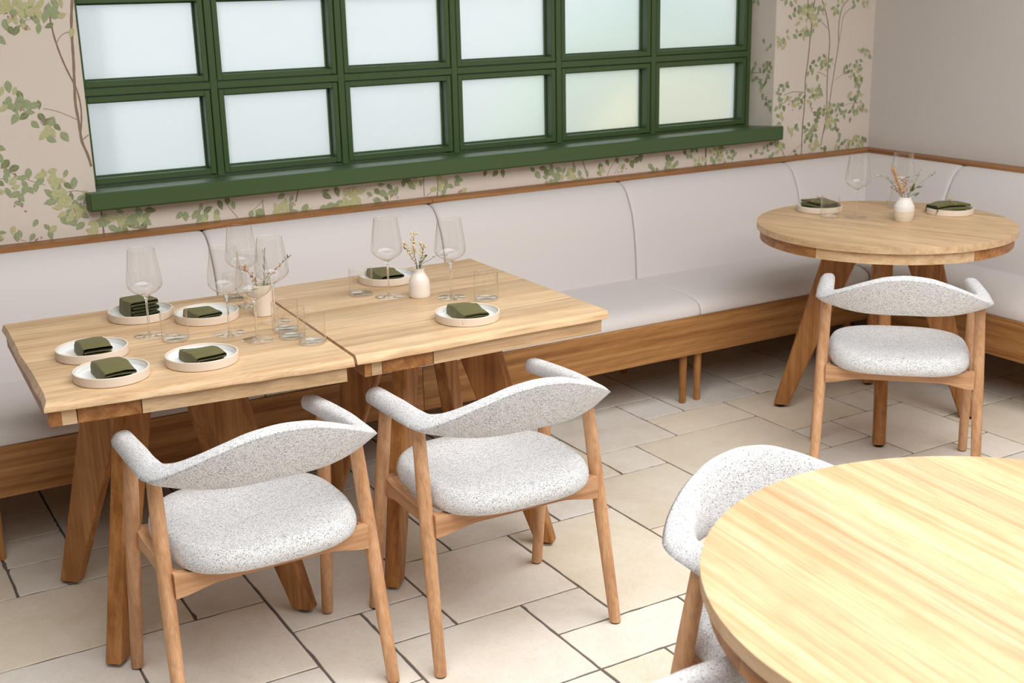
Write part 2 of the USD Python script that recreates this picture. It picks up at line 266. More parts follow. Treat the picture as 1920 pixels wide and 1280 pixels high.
WALL_LEAVES = """-3.844,1.6,14,0.03,y;-3.871,1.598,6,0.02,y;-3.808,1.593,5,0.02,y;-3.778,1.589,6,0.02,y;-3.746,1.576,5,0.017,g;-3.713,1.569,5,0.017,g;-3.704,1.59,3,0.017,g;-3.871,1.552,4,0.015,g;-3.853,1.529,4,0.015,d;-3.825,1.556,3,0.013,g;-3.819,1.535,2,0.009,y;-3.771,1.545,5,0.019,g;-3.75,1.539,2,0.012,g;-3.672,1.511,1,0.002,y;-3.659,1.532,1,0.006,y;-3.89,1.497,1,0.003,g;-3.88,1.339,3,0.015,y;-3.902,1.331,2,0.01,y;-3.868,1.313,4,0.015,g;-3.907,1.296,4,0.016,g;-3.874,1.285,3,0.014,d;-3.899,1.286,2,0.008,d;-3.832,1.279,3,0.015,d;-3.803,1.286,1,0.002,d;-3.877,1.246,1,0.002,g;-3.841,1.257,2,0.011,d;-3.828,1.288,1,0.007,g;-3.785,1.239,3,0.012,d;-3.815,1.215,2,0.01,g;-3.792,1.198,3,0.012,y;-3.756,1.207,2,0.008,d;-3.769,1.18,4,0.015,y;-3.74,1.178,2,0.01,g;-3.773,1.226,1,0.006,d;-3.934,1.157,1,0.003,g;-3.933,1.115,3,0.014,g;-3.912,1.09,2,0.01,d;-3.93,1.069,3,0.014,g;-3.864,1.064,2,0.007,d;-3.928,1.032,6,0.022,g;-3.881,1.038,3,0.014,g;-3.861,1.016,4,0.015,g;-3.832,1.046,2,0.01,g;-3.901,1.003,4,0.017,g;-3.953,1.005,2,0.01,g;-3.903,0.977,2,0.01,g;-3.852,1.018,2,0.01,g;-3.803,1.057,6,0.018,y;-3.755,1.052,2,0.01,g;-3.784,1.028,8,0.021,y;-3.774,1.004,5,0.018,y;-3.73,1.02,3,0.013,g;-3.793,0.975,6,0.02,g;-3.756,0.938,8,0.024,y;-3.724,0.955,8,0.023,g;-3.711,0.926,8,0.021,y;-3.734,0.898,4,0.016,g;-3.752,0.91,4,0.016,y;-3.772,0.966,3,0.013,y;-3.696,0.969,4,0.016,y;-3.858,0.9,1,0.003,g;-3.834,0.878,2,0.01,g;-3.816,0.866,3,0.013,g;-3.866,0.855,2,0.01,g;-3.931,0.866,4,0.017,g;-3.916,0.861,2,0.008,g;-3.699,0.863,4,0.017,y;-3.664,0.873,5,0.019,y;-3.68,0.85,3,0.013,y;-3.612,0.86,2,0.012,g;-3.595,0.889,8,0.029,y;-3.554,0.888,8,0.029,g;-3.521,0.877,6,0.025,g;-3.607,0.908,4,0.019,y;-3.572,0.855,5,0.02,g;-3.543,0.866,5,0.02,g;-3.503,0.854,3,0.015,g;-3.485,0.891,2,0.01,d;-3.626,0.886,4,0.017,y;-3.364,0.871,3,0.015,g;-3.295,0.874,6,0.022,g;-3.286,0.851,4,0.017,g;-3.253,0.858,3,0.015,g;-3.267,0.903,2,0.011,d;-3.213,0.898,3,0.015,d;-3.18,0.889,1,0.005,g;-3.127,0.85,2,0.011,g;-3.093,0.85,3,0.014,g;-3.016,0.858,5,0.02,y;-2.998,0.842,3,0.016,y;-2.964,0.875,3,0.016,g;-2.974,0.85,5,0.02,y;-2.919,0.856,2,0.013,g;-2.888,0.837,1,0.005,y;-3.02,0.903,4,0.02,d;-2.993,0.904,2,0.012,d;-2.824,0.895,3,0.016,d;-2.788,0.891,2,0.011,d;-2.823,0.853,3,0.016,g;-2.774,0.855,3,0.017,g;-2.74,0.867,6,0.024,y;-2.698,0.878,6,0.024,y;-2.704,0.852,4,0.019,y;-2.745,0.845,4,0.019,y;-2.653,0.874,2,0.011,g;-2.606,0.888,4,0.018,g;-2.591,0.856,3,0.015,g;-2.62,0.855,2,0.011,g;-2.547,0.875,3,0.016,g;-2.55,0.902,3,0.016,d;-2.512,0.891,4,0.018,d;-2.473,0.902,3,0.015,g;-2.44,0.898,3,0.015,g;-2.352,0.867,3,0.017,y;-2.317,0.871,6,0.022,g;-2.28,0.888,4,0.017,g;-2.245,0.856,2,0.013,g;-2.263,0.882,2,0.012,g;-2.334,0.893,3,0.013,y;-2.111,0.904,4,0.02,d;-2.069,0.902,3,0.017,d;-1.889,0.896,5,0.022,d;-1.84,0.9,3,0.017,g;-1.821,0.865,6,0.024,g;-1.762,0.876,7,0.026,y;-1.722,0.864,6,0.023,y;-1.682,0.847,5,0.019,g;-1.836,0.841,2,0.014,g;-1.657,0.87,2,0.012,g;-1.792,0.854,4,0.021,g;-1.575,0.897,4,0.02,d;-1.575,0.867,3,0.016,g;-1.471,0.909,4,0.02,d;-1.414,0.904,5,0.023,d;-1.382,0.901,3,0.016,d;-1.461,0.882,2,0.013,g;-1.22,0.883,1,0.004,g;-1.186,0.858,2,0.013,g;-1.29,0.854,2,0.013,g;-1.208,0.847,3,0.017,g;-1.544,0.89,2,0.011,g;-1.218,0.889,1,0.002,d;-1.291,0.852,4,0.017,g;-1.197,0.868,3,0.012,g;-1.22,0.853,2,0.01,g;-1.176,0.854,2,0.009,g;-1.107,0.903,4,0.018,d;-1.095,0.883,3,0.012,g;-1.071,0.91,3,0.013,d;-1.051,0.85,6,0.02,y;-1.024,0.86,4,0.015,y;-0.978,0.882,5,0.02,y;-0.947,0.894,6,0.022,g;-0.922,0.887,6,0.02,y;-0.947,0.865,5,0.02,g;-0.89,0.86,5,0.021,g;-0.859,0.867,5,0.018,g;-0.853,0.887,2,0.008,d;-0.923,0.907,4,0.017,d;-0.724,0.861,3,0.018,g;-0.659,0.865,5,0.023,g;-0.632,0.856,4,0.019,g;-0.622,0.842,2,0.013,g;-0.586,0.864,4,0.019,g;-0.574,0.883,4,0.018,g;-0.547,0.881,2,0.01,g;-0.667,0.908,4,0.018,d;-0.641,0.901,4,0.019,d;-0.602,0.911,3,0.016,d;-0.582,0.904,3,0.014,d;-0.576,1.534,4,0.019,g;-0.52,1.53,3,0.016,g;-0.494,1.509,4,0.019,g;-0.462,1.502,4,0.018,y;-0.525,1.475,4,0.019,g;-0.491,1.456,4,0.019,y;-0.444,1.472,8,0.026,y;-0.41,1.465,6,0.026,y;-0.376,1.435,5,0.019,y;-0.37,1.482,4,0.017,g;-0.343,1.499,3,0.014,g;-0.412,1.495,5,0.022,g;-0.477,1.491,4,0.018,g;-0.428,1.486,5,0.022,d;-0.385,1.459,4,0.019,y;-0.251,1.496,5,0.019,g;-0.258,1.485,3,0.013,g;-0.231,1.52,3,0.017,y;-0.138,1.521,4,0.02,g;-0.069,1.522,3,0.018,y;-0.146,1.512,2,0.009,g;-0.541,1.408,2,0.009,d;-0.5,1.392,3,0.014,g;-0.462,1.376,3,0.014,g;-0.431,1.407,5,0.019,y;-0.447,1.396,3,0.014,g;-0.406,1.394,3,0.014,g;-0.559,1.373,4,0.015,g;-0.591,1.363,5,0.018,y;-0.574,1.342,4,0.015,y;-0.598,1.348,3,0.011,y;-0.078,1.306,3,0.013,g;-0.037,1.289,4,0.016,y;-0.055,1.296,3,0.012,g;-0.022,1.276,2,0.009,g;-0.32,1.292,2,0.009,d;-0.356,1.257,4,0.016,g;-0.314,1.261,5,0.017,g;-0.281,1.263,4,0.013,g;-0.33,1.241,2,0.009,g;-0.284,1.245,4,0.013,g;-0.395,1.214,4,0.017,g;-0.36,1.194,2,0.009,g;-0.391,1.226,3,0.013,g;-0.377,1.258,2,0.009,d;-0.163,1.227,4,0.016,g;-0.148,1.204,3,0.013,g;-0.174,1.209,3,0.011,g;-0.112,1.249,2,0.008,g;-0.082,1.249,1,0.004,g;-0.098,1.227,5,0.016,g;-0.088,1.211,3,0.012,g;-0.111,1.175,3,0.012,g;-0.076,1.173,3,0.012,g;-0.074,1.148,4,0.015,g;-0.101,1.155,3,0.011,g;-0.081,1.132,2,0.007,g;-0.552,1.156,5,0.017,d;-0.532,1.164,2,0.008,d;-0.587,1.128,5,0.017,g;-0.603,1.135,3,0.012,g;-0.569,1.109,4,0.015,g;-0.592,1.074,4,0.015,g;-0.563,1.063,2,0.009,d;-0.519,1.088,4,0.017,g;-0.486,1.074,4,0.017,y;-0.462,1.096,5,0.018,g;-0.437,1.095,3,0.012,g;-0.452,1.062,2,0.009,g;-0.415,1.136,4,0.016,g;-0.372,1.115,8,0.024,y;-0.348,1.132,6,0.018,g;-0.321,1.112,3,0.01,g;-0.386,1.079,3,0.012,g;-0.354,1.102,5,0.017,g;-0.536,1.098,3,0.012,y;-0.112,1.075,5,0.016,d;-0.07,1.097,3,0.011,g;-0.131,1.088,3,0.011,g;-0.095,1.08,3,0.009,g;-0.117,1.025,5,0.017,g;-0.098,1.011,3,0.012,g;-0.057,1.046,4,0.015,g;-0.033,1.026,4,0.015,g;-0.064,1.028,3,0.011,g;-0.122,0.981,2,0.008,g;-0.159,1.009,4,0.015,g;-0.197,1.043,3,0.013,d;-0.203,1.012,5,0.017,g;-0.234,1.02,4,0.015,d;-0.249,1.052,5,0.017,g;-0.272,1.016,8,0.023,y;-0.271,0.991,6,0.02,y;-0.316,1.026,5,0.018,d;-0.341,1.021,5,0.017,d;-0.348,1.003,4,0.013,d;-0.261,0.972,6,0.019,y;-0.233,0.951,3,0.013,g;-0.207,0.943,3,0.011,d;-0.223,0.982,3,0.013,g;-0.299,1.037,4,0.016,y;-0.455,0.967,4,0.014,d;-0.396,0.963,4,0.014,d;-0.354,0.972,4,0.016,g;-0.39,0.931,5,0.017,g;-0.385,0.912,5,0.016,d;-0.351,0.916,2,0.009,g;-0.409,0.902,2,0.009,g;-0.412,0.952,3,0.01,d;-0.361,0.948,3,0.012,g;-0.345,0.959,3,0.012,g;-0.597,1.014,4,0.014,y;-0.572,1.006,4,0.014,g;-0.579,0.989,4,0.014,y;-0.529,0.967,2,0.009,y;-0.503,0.946,3,0.012,y;-0.573,1.025,2,0.008,y;-0.199,0.898,3,0.012,g;-0.167,0.876,4,0.015,g;-0.192,0.859,4,0.016,y;-0.123,0.873,5,0.016,y;-0.097,0.877,5,0.016,y;-0.069,0.862,5,0.016,y;-0.051,0.854,4,0.015,y;-0.025,0.872,3,0.011,d;-0.13,0.854,3,0.012,g;-0.076,0.888,3,0.011,y;-0.373,0.861,4,0.016,y;-0.339,0.865,5,0.016,y;-0.296,0.855,3,0.013,g;-0.34,0.881,3,0.012,y;-0.465,0.85,3,0.014,d"""
REVEAL_LEAVES = """0.192,1.535,3,0.014,g;0.137,1.529,3,0.013,g;0.07,1.365,2,0.011,g;0.047,1.342,4,0.017,g;0.012,1.349,3,0.014,g;0.196,1.217,5,0.02,g;0.159,1.218,4,0.016,g;0.132,1.247,3,0.012,g;0.148,1.188,3,0.012,g;0.106,1.184,3,0.013,g;0.104,1.23,2,0.009,g;0.056,1.259,3,0.013,g;0.064,1.235,4,0.014,g;0.033,1.248,3,0.013,g;0.04,1.218,3,0.013,g;0.044,1.2,2,0.009,g;0.065,1.169,4,0.014,g;0.082,1.146,2,0.009,g;0.073,1.162,3,0.012,g;0.201,1.124,3,0.013,g;0.185,0.995,5,0.019,g;0.179,0.971,4,0.016,g;0.061,1.108,3,0.013,g;0.033,1.092,5,0.017,g;0.013,1.126,2,0.009,g;0.014,1.069,3,0.012,g;0.032,0.983,2,0.009,g"""
WALL_BRANCHES = [(0.0088, [(-3.657, 1.611), (-3.67, 1.517), (-3.675, 1.421), (-3.681, 1.344), (-3.685, 1.279), (-3.681, 1.213), (-3.68, 1.166), (-3.664, 1.105), (-3.653, 1.036)]), (0.0056, [(-3.734, 1.579), (-3.729, 1.513), (-3.715, 1.442), (-3.697, 1.384), (-3.681, 1.344)]), (0.0051, [(-3.681, 1.344), (-3.669, 1.265), (-3.672, 1.225), (-3.683, 1.173)]), (0.002, [(-3.72, 1.479), (-3.692, 1.508), (-3.679, 1.511)]), (0.0018, [(-3.789, 1.271), (-3.749, 1.26), (-3.713, 1.243), (-3.686, 1.228)]), (0.0028, [(-3.677, 1.159), (-3.654, 1.176)]), (0.0016, [(-3.928, 1.082), (-3.908, 1.067), (-3.864, 1.043), (-3.813, 1.021)]), (0.0017, [(-3.763, 0.983), (-3.73, 0.993), (-3.685, 0.983)]), (0.0059, [(-3.642, 0.925), (-3.642, 0.884), (-3.642, 0.835)]), (0.0015, [(-3.826, 1.547), (-3.788, 1.557), (-3.763, 1.565)]), (0.0025, [(-3.07, 0.894), (-3.065, 0.838)]), (0.0043, [(-2.93, 0.913), (-2.942, 0.873)]), (0.0021, [(-3.199, 0.885), (-3.166, 0.839)]), (0.0017, [(-3.063, 0.893), (-3.115, 0.854)]), (0.0015, [(-3.354, 0.859), (-3.317, 0.869)]), (0.0015, [(-3.92, 0.851), (-3.896, 0.841)]), (0.003, [(-2.412, 0.916), (-2.411, 0.841)]), (0.0018, [(-2.402, 0.84), (-2.361, 0.868)]), (0.0039, [(-2.346, 0.914), (-2.354, 0.837)]), (0.0042, [(-1.71, 0.917), (-1.714, 0.876)]), (0.0042, [(-1.666, 0.918), (-1.64, 0.841)]), (0.0025, [(-1.477, 0.914), (-1.518, 0.879), (-1.539, 0.838)]), (0.0015, [(-1.466, 0.887), (-1.503, 0.845)]), (0.0012, [(-2.653, 0.858), (-2.619, 0.878)]), (0.0086, [(-1.005, 0.919), (-1.005, 0.836)]), (0.0039, [(-0.56, 0.88), (-0.537, 0.838)]), (0.0021, [(-0.718, 0.87), (-0.678, 0.862)]), (0.006, [(-0.39, 1.535), (-0.397, 1.489), (-0.403, 1.418), (-0.408, 1.365), (-0.415, 1.269), (-0.426, 1.179), (-0.425, 1.118), (-0.426, 1.045), (-0.431, 0.966), (-0.431, 0.838)]), (0.0053, [(-0.345, 1.534), (-0.321, 1.486), (-0.3, 1.426), (-0.284, 1.336), (-0.288, 1.245), (-0.288, 1.141), (-0.283, 1.048), (-0.29, 0.968), (-0.3, 0.918), (-0.31, 0.869)]), (0.0046, [(-0.181, 1.531), (-0.217, 1.496), (-0.232, 1.412), (-0.228, 1.34), (-0.241, 1.243), (-0.256, 1.145), (-0.267, 1.06), (-0.279, 0.986), (-0.3, 0.918)]), (0.0023, [(-0.145, 1.5), (-0.209, 1.447), (-0.217, 1.381), (-0.228, 1.333)]), (0.0025, [(-0.36, 1.452), (-0.299, 1.405)]), (0.0021, [(-0.353, 1.212), (-0.319, 1.201), (-0.291, 1.187)]), (0.0016, [(-0.24, 1.169), (-0.199, 1.188), (-0.165, 1.202)]), (0.0018, [(-0.267, 1.256), (-0.243, 1.231)]), (0.0027, [(-0.429, 1.122), (-0.497, 1.129), (-0.554, 1.117)]), (0.0021, [(-0.52, 1.097), (-0.568, 1.079)]), (0.0016, [(-0.179, 1.041), (-0.128, 1.054), (-0.075, 1.054)]), (0.0016, [(-0.502, 0.847), (-0.429, 0.885)]), (0.0018, [(-0.48, 1.397), (-0.431, 1.407)]), (0.0016, [(-0.13, 1.2), (-0.102, 1.224)])]
REVEAL_BRANCHES = [(0.003, [(0.177, 1.205), (0.122, 1.217), (0.085, 1.219)]), (0.003, [(0.139, 1.195), (0.075, 1.186)]), (0.003, [(0.07, 1.102), (0.016, 1.093)])]

# ------------------------------------------------------------------ the setting
XL, XR, ZS, ZT = -3.652, -0.619, 0.945, 2.26          # window opening
wall = thing('wall_back', kind='structure')
tag(wall, 'cream wallpapered wall printed with leafy branches around the green window')
def wallbox(*a): return bx(*a)
obj('wall_surface', cat([wallbox(-6.2, XL, 0, .30, 0, 2.95), wallbox(XR, 0.0, 0, .30, 0, 2.95), wallbox(XL, XR, 0, .30, 0, ZS), wallbox(XL, XR, 0, .30, ZT, 2.95)]), 'wallpaper', wall)
def leaf_poly(cx, cz, L, w, ang, curl=0.0):
    t = np.linspace(0, 1, 8); half = w * np.sin(np.pi * np.clip(t, 0, 1) ** .80) ** 1.0
    up = np.c_[t * L, half + curl * t * (1 - t)]; dn = np.c_[t[::-1] * L, -half[::-1] + curl * (t * (1 - t))[::-1]]
    p = np.vstack([up, dn[1:-1]]); c, s = math.cos(ang), math.sin(ang)
    return np.c_[cx + p[:, 0] * c - p[:, 1] * s, cz + p[:, 0] * s + p[:, 1] * c]
def print_leaves(data, size, seed):
    """Each cluster: leaves set around it, kept apart from one another where there is room; every leaf has a paler midrib."""
    r = rnd(seed); out = {'y': [], 'g': [], 'd': [], 'rib': []}; placed = []
    for a, z, n, R, tone in data:
        n = max(1, int(round(n * .62))); base = r.uniform(0, 2 * np.pi)
        for k in range(n):
            best = None
            for tr in range(7):
                an = r.uniform(0, 2 * np.pi); rr = R * 1.22 * math.sqrt(r.random()); px, pz = a + rr * math.cos(an), z + rr * .9 * math.sin(an)
                d2 = min([(px - q[0]) ** 2 + (pz - q[1]) ** 2 for q in placed[-70:]] or [1])
                if best is None or d2 > best[0]: best = (d2, px, pz, an)
            _, px, pz, an = best; placed.append((px, pz))
            L = size * r.uniform(.78, 1.2); d = (an if n > 2 else r.uniform(-2.8, -.3)) + r.uniform(-.7, .7); w = L * r.uniform(.24, .32); cu = L * r.uniform(-.18, .18)
            tn = tone if r.random() < .75 else ('g' if tone != 'g' else str(r.choice(['y', 'd'])))
            x0, z0 = px - .45 * L * math.cos(d), pz - .45 * L * math.sin(d)
            out[tn].append(leaf_poly(x0, z0, L, w, d, cu))
            t = np.linspace(.0, .9, 4); c, s_ = math.cos(d), math.sin(d); lx, lz = t * L, cu * t * (1 - t)
            mid = np.c_[x0 + lx * c - lz * s_, z0 + lx * s_ + lz * c]; nn = np.array([-s_, c]) * .0005
            for i in range(3): out['rib'].append(np.array([mid[i] + nn, mid[i] - nn, mid[i + 1] - nn, mid[i + 1] + nn]))
    return out
def flat(polys, to3, lift0, dl=2e-6):
    v, f = [], []
    for k, p in enumerate(polys):
        i = len(v); n = len(p)
        v += [to3(q[0], q[1], lift0 + dl * (k % 120)) for q in p]
        c = p.mean(0); v.append(to3(c[0], c[1], lift0 + dl * (k % 120)))
        f += [(i + n, i + j, i + (j + 1) % n) for j in range(n)]
    return T(v, f)
def strip(pts, w0, w1=None):
    p = np.asarray(pts, float)
    if len(p) > 2:
        s = np.r_[0, np.cumsum(np.linalg.norm(np.diff(p, axis=0), axis=1))]; q = np.linspace(0, s[-1], 4 * len(p)); p = np.c_[PchipInterpolator(s, p[:, 0])(q), PchipInterpolator(s, p[:, 1])(q)]
    t = np.gradient(p, axis=0); t /= np.linalg.norm(t, axis=1, keepdims=True) + 1e-12; n = np.c_[-t[:, 1], t[:, 0]]
    w = np.linspace(w0, w0 if w1 is None else w1, len(p))[:, None] / 2 * (1 + .12 * np.sin(np.arange(len(p)) * 2.1))[:, None]
    return [np.array([a, b, c, d]) for a, b, c, d in zip((p + n * w)[:-1], (p - n * w)[:-1], (p - n * w)[1:], (p + n * w)[1:])]
def parse(s): return [(float(a), float(z), int(n), float(R), t) for a, z, n, R, t in (c.split(',') for c in s.split(';'))]
def on_wall(x, z, l): return (x, -l, z)
def on_reveal(y, z, l): return (XR - l, y, z)
WL = parse(WALL_LEAVES)
WL_more = [(a - 3.86, z, n, R, t) for a, z, n, R, t in WL if -.60 < a < -.1] + [(a, z + .78, n, R, t) for a, z, n, R, t in WL if (a < XL or a > XR) and z > .9]
WB = list(WALL_BRANCHES)
WB_more = [(w, [(x - 3.86, z) for x, z in p]) for w, p in WB if p[0][0] > -.6] + [(w, [(x, z + .68) for x, z in p]) for w, p in WB if p[0][1] > 1.5 and (p[0][0] > XR or p[0][0] < XL)]
keepx = lambda p: (p[:, 0].max() < XL or p[:, 0].min() > XR or p[:, 1].max() < ZS - .02) and p[:, 0].max() < -.004 and p[:, 1].max() < 2.7
right_leaf = print_leaves([c for c in WL if c[0] > -1.2], .030, 5); left_leaf = print_leaves([c for c in WL if c[0] <= -1.2], .037, 6); more_leaf = print_leaves(WL_more, .032, 7)
branches = [q for w, p in WB + WB_more for q in strip(p, w)]
obj('branch_print', flat([q for q in branches if keepx(q)], on_wall, .0004), 'branch_print', wall, kind='stuff', label='brown printed branches of the wallpaper')
TONES = (('d', 'leaf_dark', .0007, 'dark green printed leaves of the wallpaper'), ('g', 'leaf_green', .0011, 'green printed leaves of the wallpaper'), ('y', 'leaf_yellow', .0015, 'yellow green printed leaves of the wallpaper'), ('rib', 'leaf_rib', .0019, 'pale midribs of the printed leaves'))
for tone, nm, lift, lb in TONES:
    pl = [q for S in (right_leaf, left_leaf, more_leaf) for q in S[tone] if keepx(q)]
    obj('leaf_print', flat(pl, on_wall, lift), nm, wall, kind='stuff', label=lb)
RL_ = print_leaves(parse(REVEAL_LEAVES), .030, 8)
for tone, nm, lift, lb in TONES:
    pl = [q for q in RL_[tone] if q[:, 0].min() > .001 and q[:, 0].max() < .165 and q[:, 1].min() > .986]
    if pl: obj('leaf_print', flat(pl, on_reveal, lift), nm, wall, kind='stuff', label='printed leaves on the side of the window recess')
obj('branch_print', flat([q for w, p in REVEAL_BRANCHES for q in strip(p, w)], on_reveal, .0004), 'branch_print', wall, kind='stuff')
rb = rnd(3); buds = []
for a, z, n, R, t in WL[::9]:
    for k in range(4): buds.append(leaf_poly(a + rb.uniform(-.02, .02), z - .02 + rb.uniform(-.02, .02), .010, .0022, rb.uniform(0, 6)))
obj('bud_print', flat([q for q in buds if keepx(q)], on_wall, .0023), 'bud_print', wall, kind='stuff', label='tiny pink printed buds of the wallpaper')

wr = obj('wall_right', bx(0.0, .25, -4.6, .30, 0, 2.95), 'plaster', kind='structure', label='plain pale grey plaster wall on the right')

obj('wall_left', bx(-6.45, -6.2, -7.2, .30, 0, 2.95), 'room_dark', kind='structure', label='plain wall at the left end of the room')
obj('wall_front', bx(-6.2, .25, -7.45, -7.2, 0, 2.95), 'room_dark', kind='structure', label='plain wall behind the viewer')
wr2 = obj('wall_right', bx(0.0, .25, -7.2, -4.6, 0, 2.95), 'room_dark', kind='structure', label='plain wall right of the viewer')
obj('ceiling', bx(-6.45, .25, -7.45, .30, 2.95, 3.1), 'room_dark', kind='structure', label='plain dark ceiling')

# window: green painted timber grid with frosted panes
YW = .160
win = thing('window_1', kind='structure', label='wide green timber window of frosted panes')
mull = [XL] + [-3.163, -2.665, -2.174, -1.675, -1.178] + [XR]
trans = [.973, 1.3015, 1.634, 1.950, 2.245]
HM = .013
fr = [bx(XL, XL + .017, YW, YW + .09, .960, ZT, .002), bx(XR - .020, XR, YW, YW + .09, .960, ZT, .002), bx(XL + .017, XR - .020, YW, YW + .09, ZT - .03, ZT, .002), bx(XL + .017, XR - .020, YW + .005, YW + .09, .960, .977, .002)]
obj('outer_frame', cat(fr), 'green_paint', win)
for x in mull[1:-1]: obj('mullion', bx(x - HM, x + HM, YW, YW + .085,   .972, ZT - .03, .002), 'green_paint', win)
for z in trans[1:-1]:
    obj('transom', cat([bx((mull[i] + (HM if i else .017)) - .0005, mull[i + 1] - (HM if i < 5 else .020) + .0005, YW + .0006, YW + .084, z - HM, z + HM, .002) for i in range(6)]), 'green_paint', win)
for i in range(6):
    x0 = mull[i] + (HM if i else .017) + .003; x1 = mull[i + 1] - (HM if i < 5 else .020) - .003
    for j in range(4):
        z0 = trans[j] + (HM if j else .006) + .003; z1 = trans[j + 1] - (HM if j < 3 else .016) - .003
        F = .020; y0, y1 = YW + .003, YW + .078
        s = obj('sash', cat([bx(x0, x0 + F, y0, y1, z0, z1, .0015), bx(x1 - F, x1, y0, y1, z0, z1, .0015), bx(x0 + F, x1 - F, y0, y1, z0, z0 + F, .0015), bx(x0 + F, x1 - F, y0, y1, z1 - F, z1, .0015)]), 'green_paint', win)
        obj('pane', bx(x0 + F + .0005, x1 - F - .0005, YW + .056, YW + .060, z0 + F + .0005, z1 - F - .0005), 'frosted', s)
        # thin bead that holds the pane
        b0, b1 = YW + .046, YW + .0555
        obj('glazing_bead', cat([bx(x0 + F, x0 + F + .006, b0, b1, z0 + F, z1 - F), bx(x1 - F - .006, x1 - F, b0, b1, z0 + F, z1 - F), bx(x0 + F + .006, x1 - F - .006, b0, b1, z0 + F, z0 + F + .006), bx(x0 + F + .006, x1 - F - .006, b0, b1, z1 - F - .006, z1 - F)]), 'green_paint', s)
sill = hull([(x, y, z) for x in (-3.688, -.601) for (y, z) in ((-.050, .923), (-.0005, .923), (-.0005, .983), (-.052, .9855))] + [(x, y, z) for x in (-3.682, -.605) for (y, z) in ((-.0605, .930), (-.0605, .980), (-.057, .9845), (-.055, .924))])
obj('window_sill', cat([sill, hull([(x, y, z) for x in (XL, XR) for y, z in ((-.0005, .9455), (YW + .004, .9455), (YW + .004, .972), (-.0005, .983))])]), 'green_paint', win)
obj('window_backing', cat([bx(XL, XL + .012, YW + .09, .30, .945, ZT), bx(XR - .012, XR, YW + .09, .30, .945, ZT)]), 'outdoor_paving', win)

# floor: modular limestone slabs with recessed grout
floor = thing('floor', kind='structure'); tag(floor, 'pale limestone floor of mixed rectangular slabs with dark grout lines')
obj('grout_bed', bx(-6.2, 0, -7.2, 0, -.06, -.0035), 'grout', floor)
def XI(i): return -.867 - .1944 * i
YJ_ = {0: -.487, 1: -.686, 2: -.889, 3: -1.086, 4: -1.291, 5: -1.497, 6: -1.694, 7: -1.885, 8: -2.083}
def YJ(j): return YJ_[j] if j in YJ_ else (-.487 - .1985 * j if j < 0 else -2.083 - .1985 * (j - 8))
known = [(5, 7, 0, 2), (4, 5, 0, 1), (3, 5, 1, 2), (2, 4, -1, 1), (1, 3, 1, 3), (1, 2, 0, 1), (0, 1, 2, 3), (-1, 1, 0, 2), (3, 6, 2, 4), (6, 7, 2, 3), (7, 9, 1, 3), (2, 3, 3, 4), (0, 2, 3, 5), (1, 3, 5, 7), (0, 1, 5, 6),
         (2, 5, 4, 5), (-2, 0, 2, 4), (-2, 0, 4, 6), (8, 10, 4, 7), (10, 12, 4, 6), (10, 11, 6, 7), (11, 13, 6, 8), (9, 11, 7, 8), (12, 13, 5, 6), (12, 14, 3, 5), (13, 14, 5, 7), (14, 16, 4, 6), (14, 15, 3, 4), (15, 18, 2, 4), (18, 20, 2, 4),
         (16, 18, 4, 6), (15, 17, 1, 2), (16, 17, 0, 1), (17, 19, 0, 2), (6, 8, 3, 5), (8, 9, 3, 4), (9, 11, 2, 4), (6, 8, 5, 7), (8, 9, 7, 8), (11, 13, 8, 9), (14, 16, -1, 1), (9, 11, 0, 2), (11, 12, 2, 4), (12, 14, 1, 3), (14, 15, 2, 3), (14, 15, 1, 2)]
occ = {}; tiles = []
I0, I1, J0, J1 = -5, 28, -3, 21
def put(a, b, c, d):
    cells = [(i, j) for i in range(a, b) for j in range(c, d)]
    if any(q in occ for q in cells) or a < I0 or b > I1 or c < J0 or d > J1: return False
    for q in cells: occ[q] = 1
    tiles.append((a, b, c, d)); return True
for k in known: put(*k)
rf = random.Random(11)
for j in range(J0, J1):
    for i in range(I0, I1):
        if (i, j) in occ: continue
        sz = [(2, 2), (2, 2), (3, 2), (2, 1), (1, 1), (1, 2), (2, 3)]; rf.shuffle(sz)
        for w, h in sz + [(1, 1)]:
            if put(i, i + w, j, j + h): break
G = .0028
rt = rnd(21)
for (a, b, c, d) in tiles:
    x0, x1 = XI(b) + G, min(XI(a) - G, -.003); y0, y1 = YJ(d) + G, min(YJ(c) - G, -.003)
    if x1 - x0 < .02 or y1 - y0 < .02: continue
    near = (x0 + x1) / 2 < .2 and (y0 + y1) / 2 > -2.6
    n = 9 if near else 3
    pts = []
    for (ax, ay), (bx_, by) in (((x0, y0), (x1, y0)), ((x1, y0), (x1, y1)), ((x1, y1), (x0, y1)), ((x0, y1), (x0, y0))):
        for k in range(n):
            t = k / n + (rt.uniform(-.3, .3) / n if k else 0)
            px, py = ax + (bx_ - ax) * t, ay + (by - ay) * t
            nx, ny = (0, 1) if ay == by else (1, 0)
            e = abs(rt.normal(0, .0009)) + (.0035 * rt.random() if rt.random() < .10 else 0)
            cx, cy = (x0 + x1) / 2, (y0 + y1) / 2
            px += (np.sign(cx - px) if ax == bx_ else 0) * e; py += (np.sign(cy - py) if ay == by else 0) * e
            if k == 0: px += np.sign(cx - px) * .001; py += np.sign(cy - py) * .001
            pts.append((px, py))
    m = slab_poly(Polygon(pts), -.0034, rt.uniform(-.0005, .0003), .0013)
    q = rt.random(); mt = 'limestone' if q < .55 else ('limestone_grey' if q < .8 else 'limestone_warm')
    if (a, b, c, d) == (3, 5, 1, 2): mt = 'limestone_warm'
    if (a, b, c, d) in ((4, 5, 0, 1), (2, 3, 3, 4)): mt = 'limestone_grey'
    obj('floor_tile', m, mt, floor)
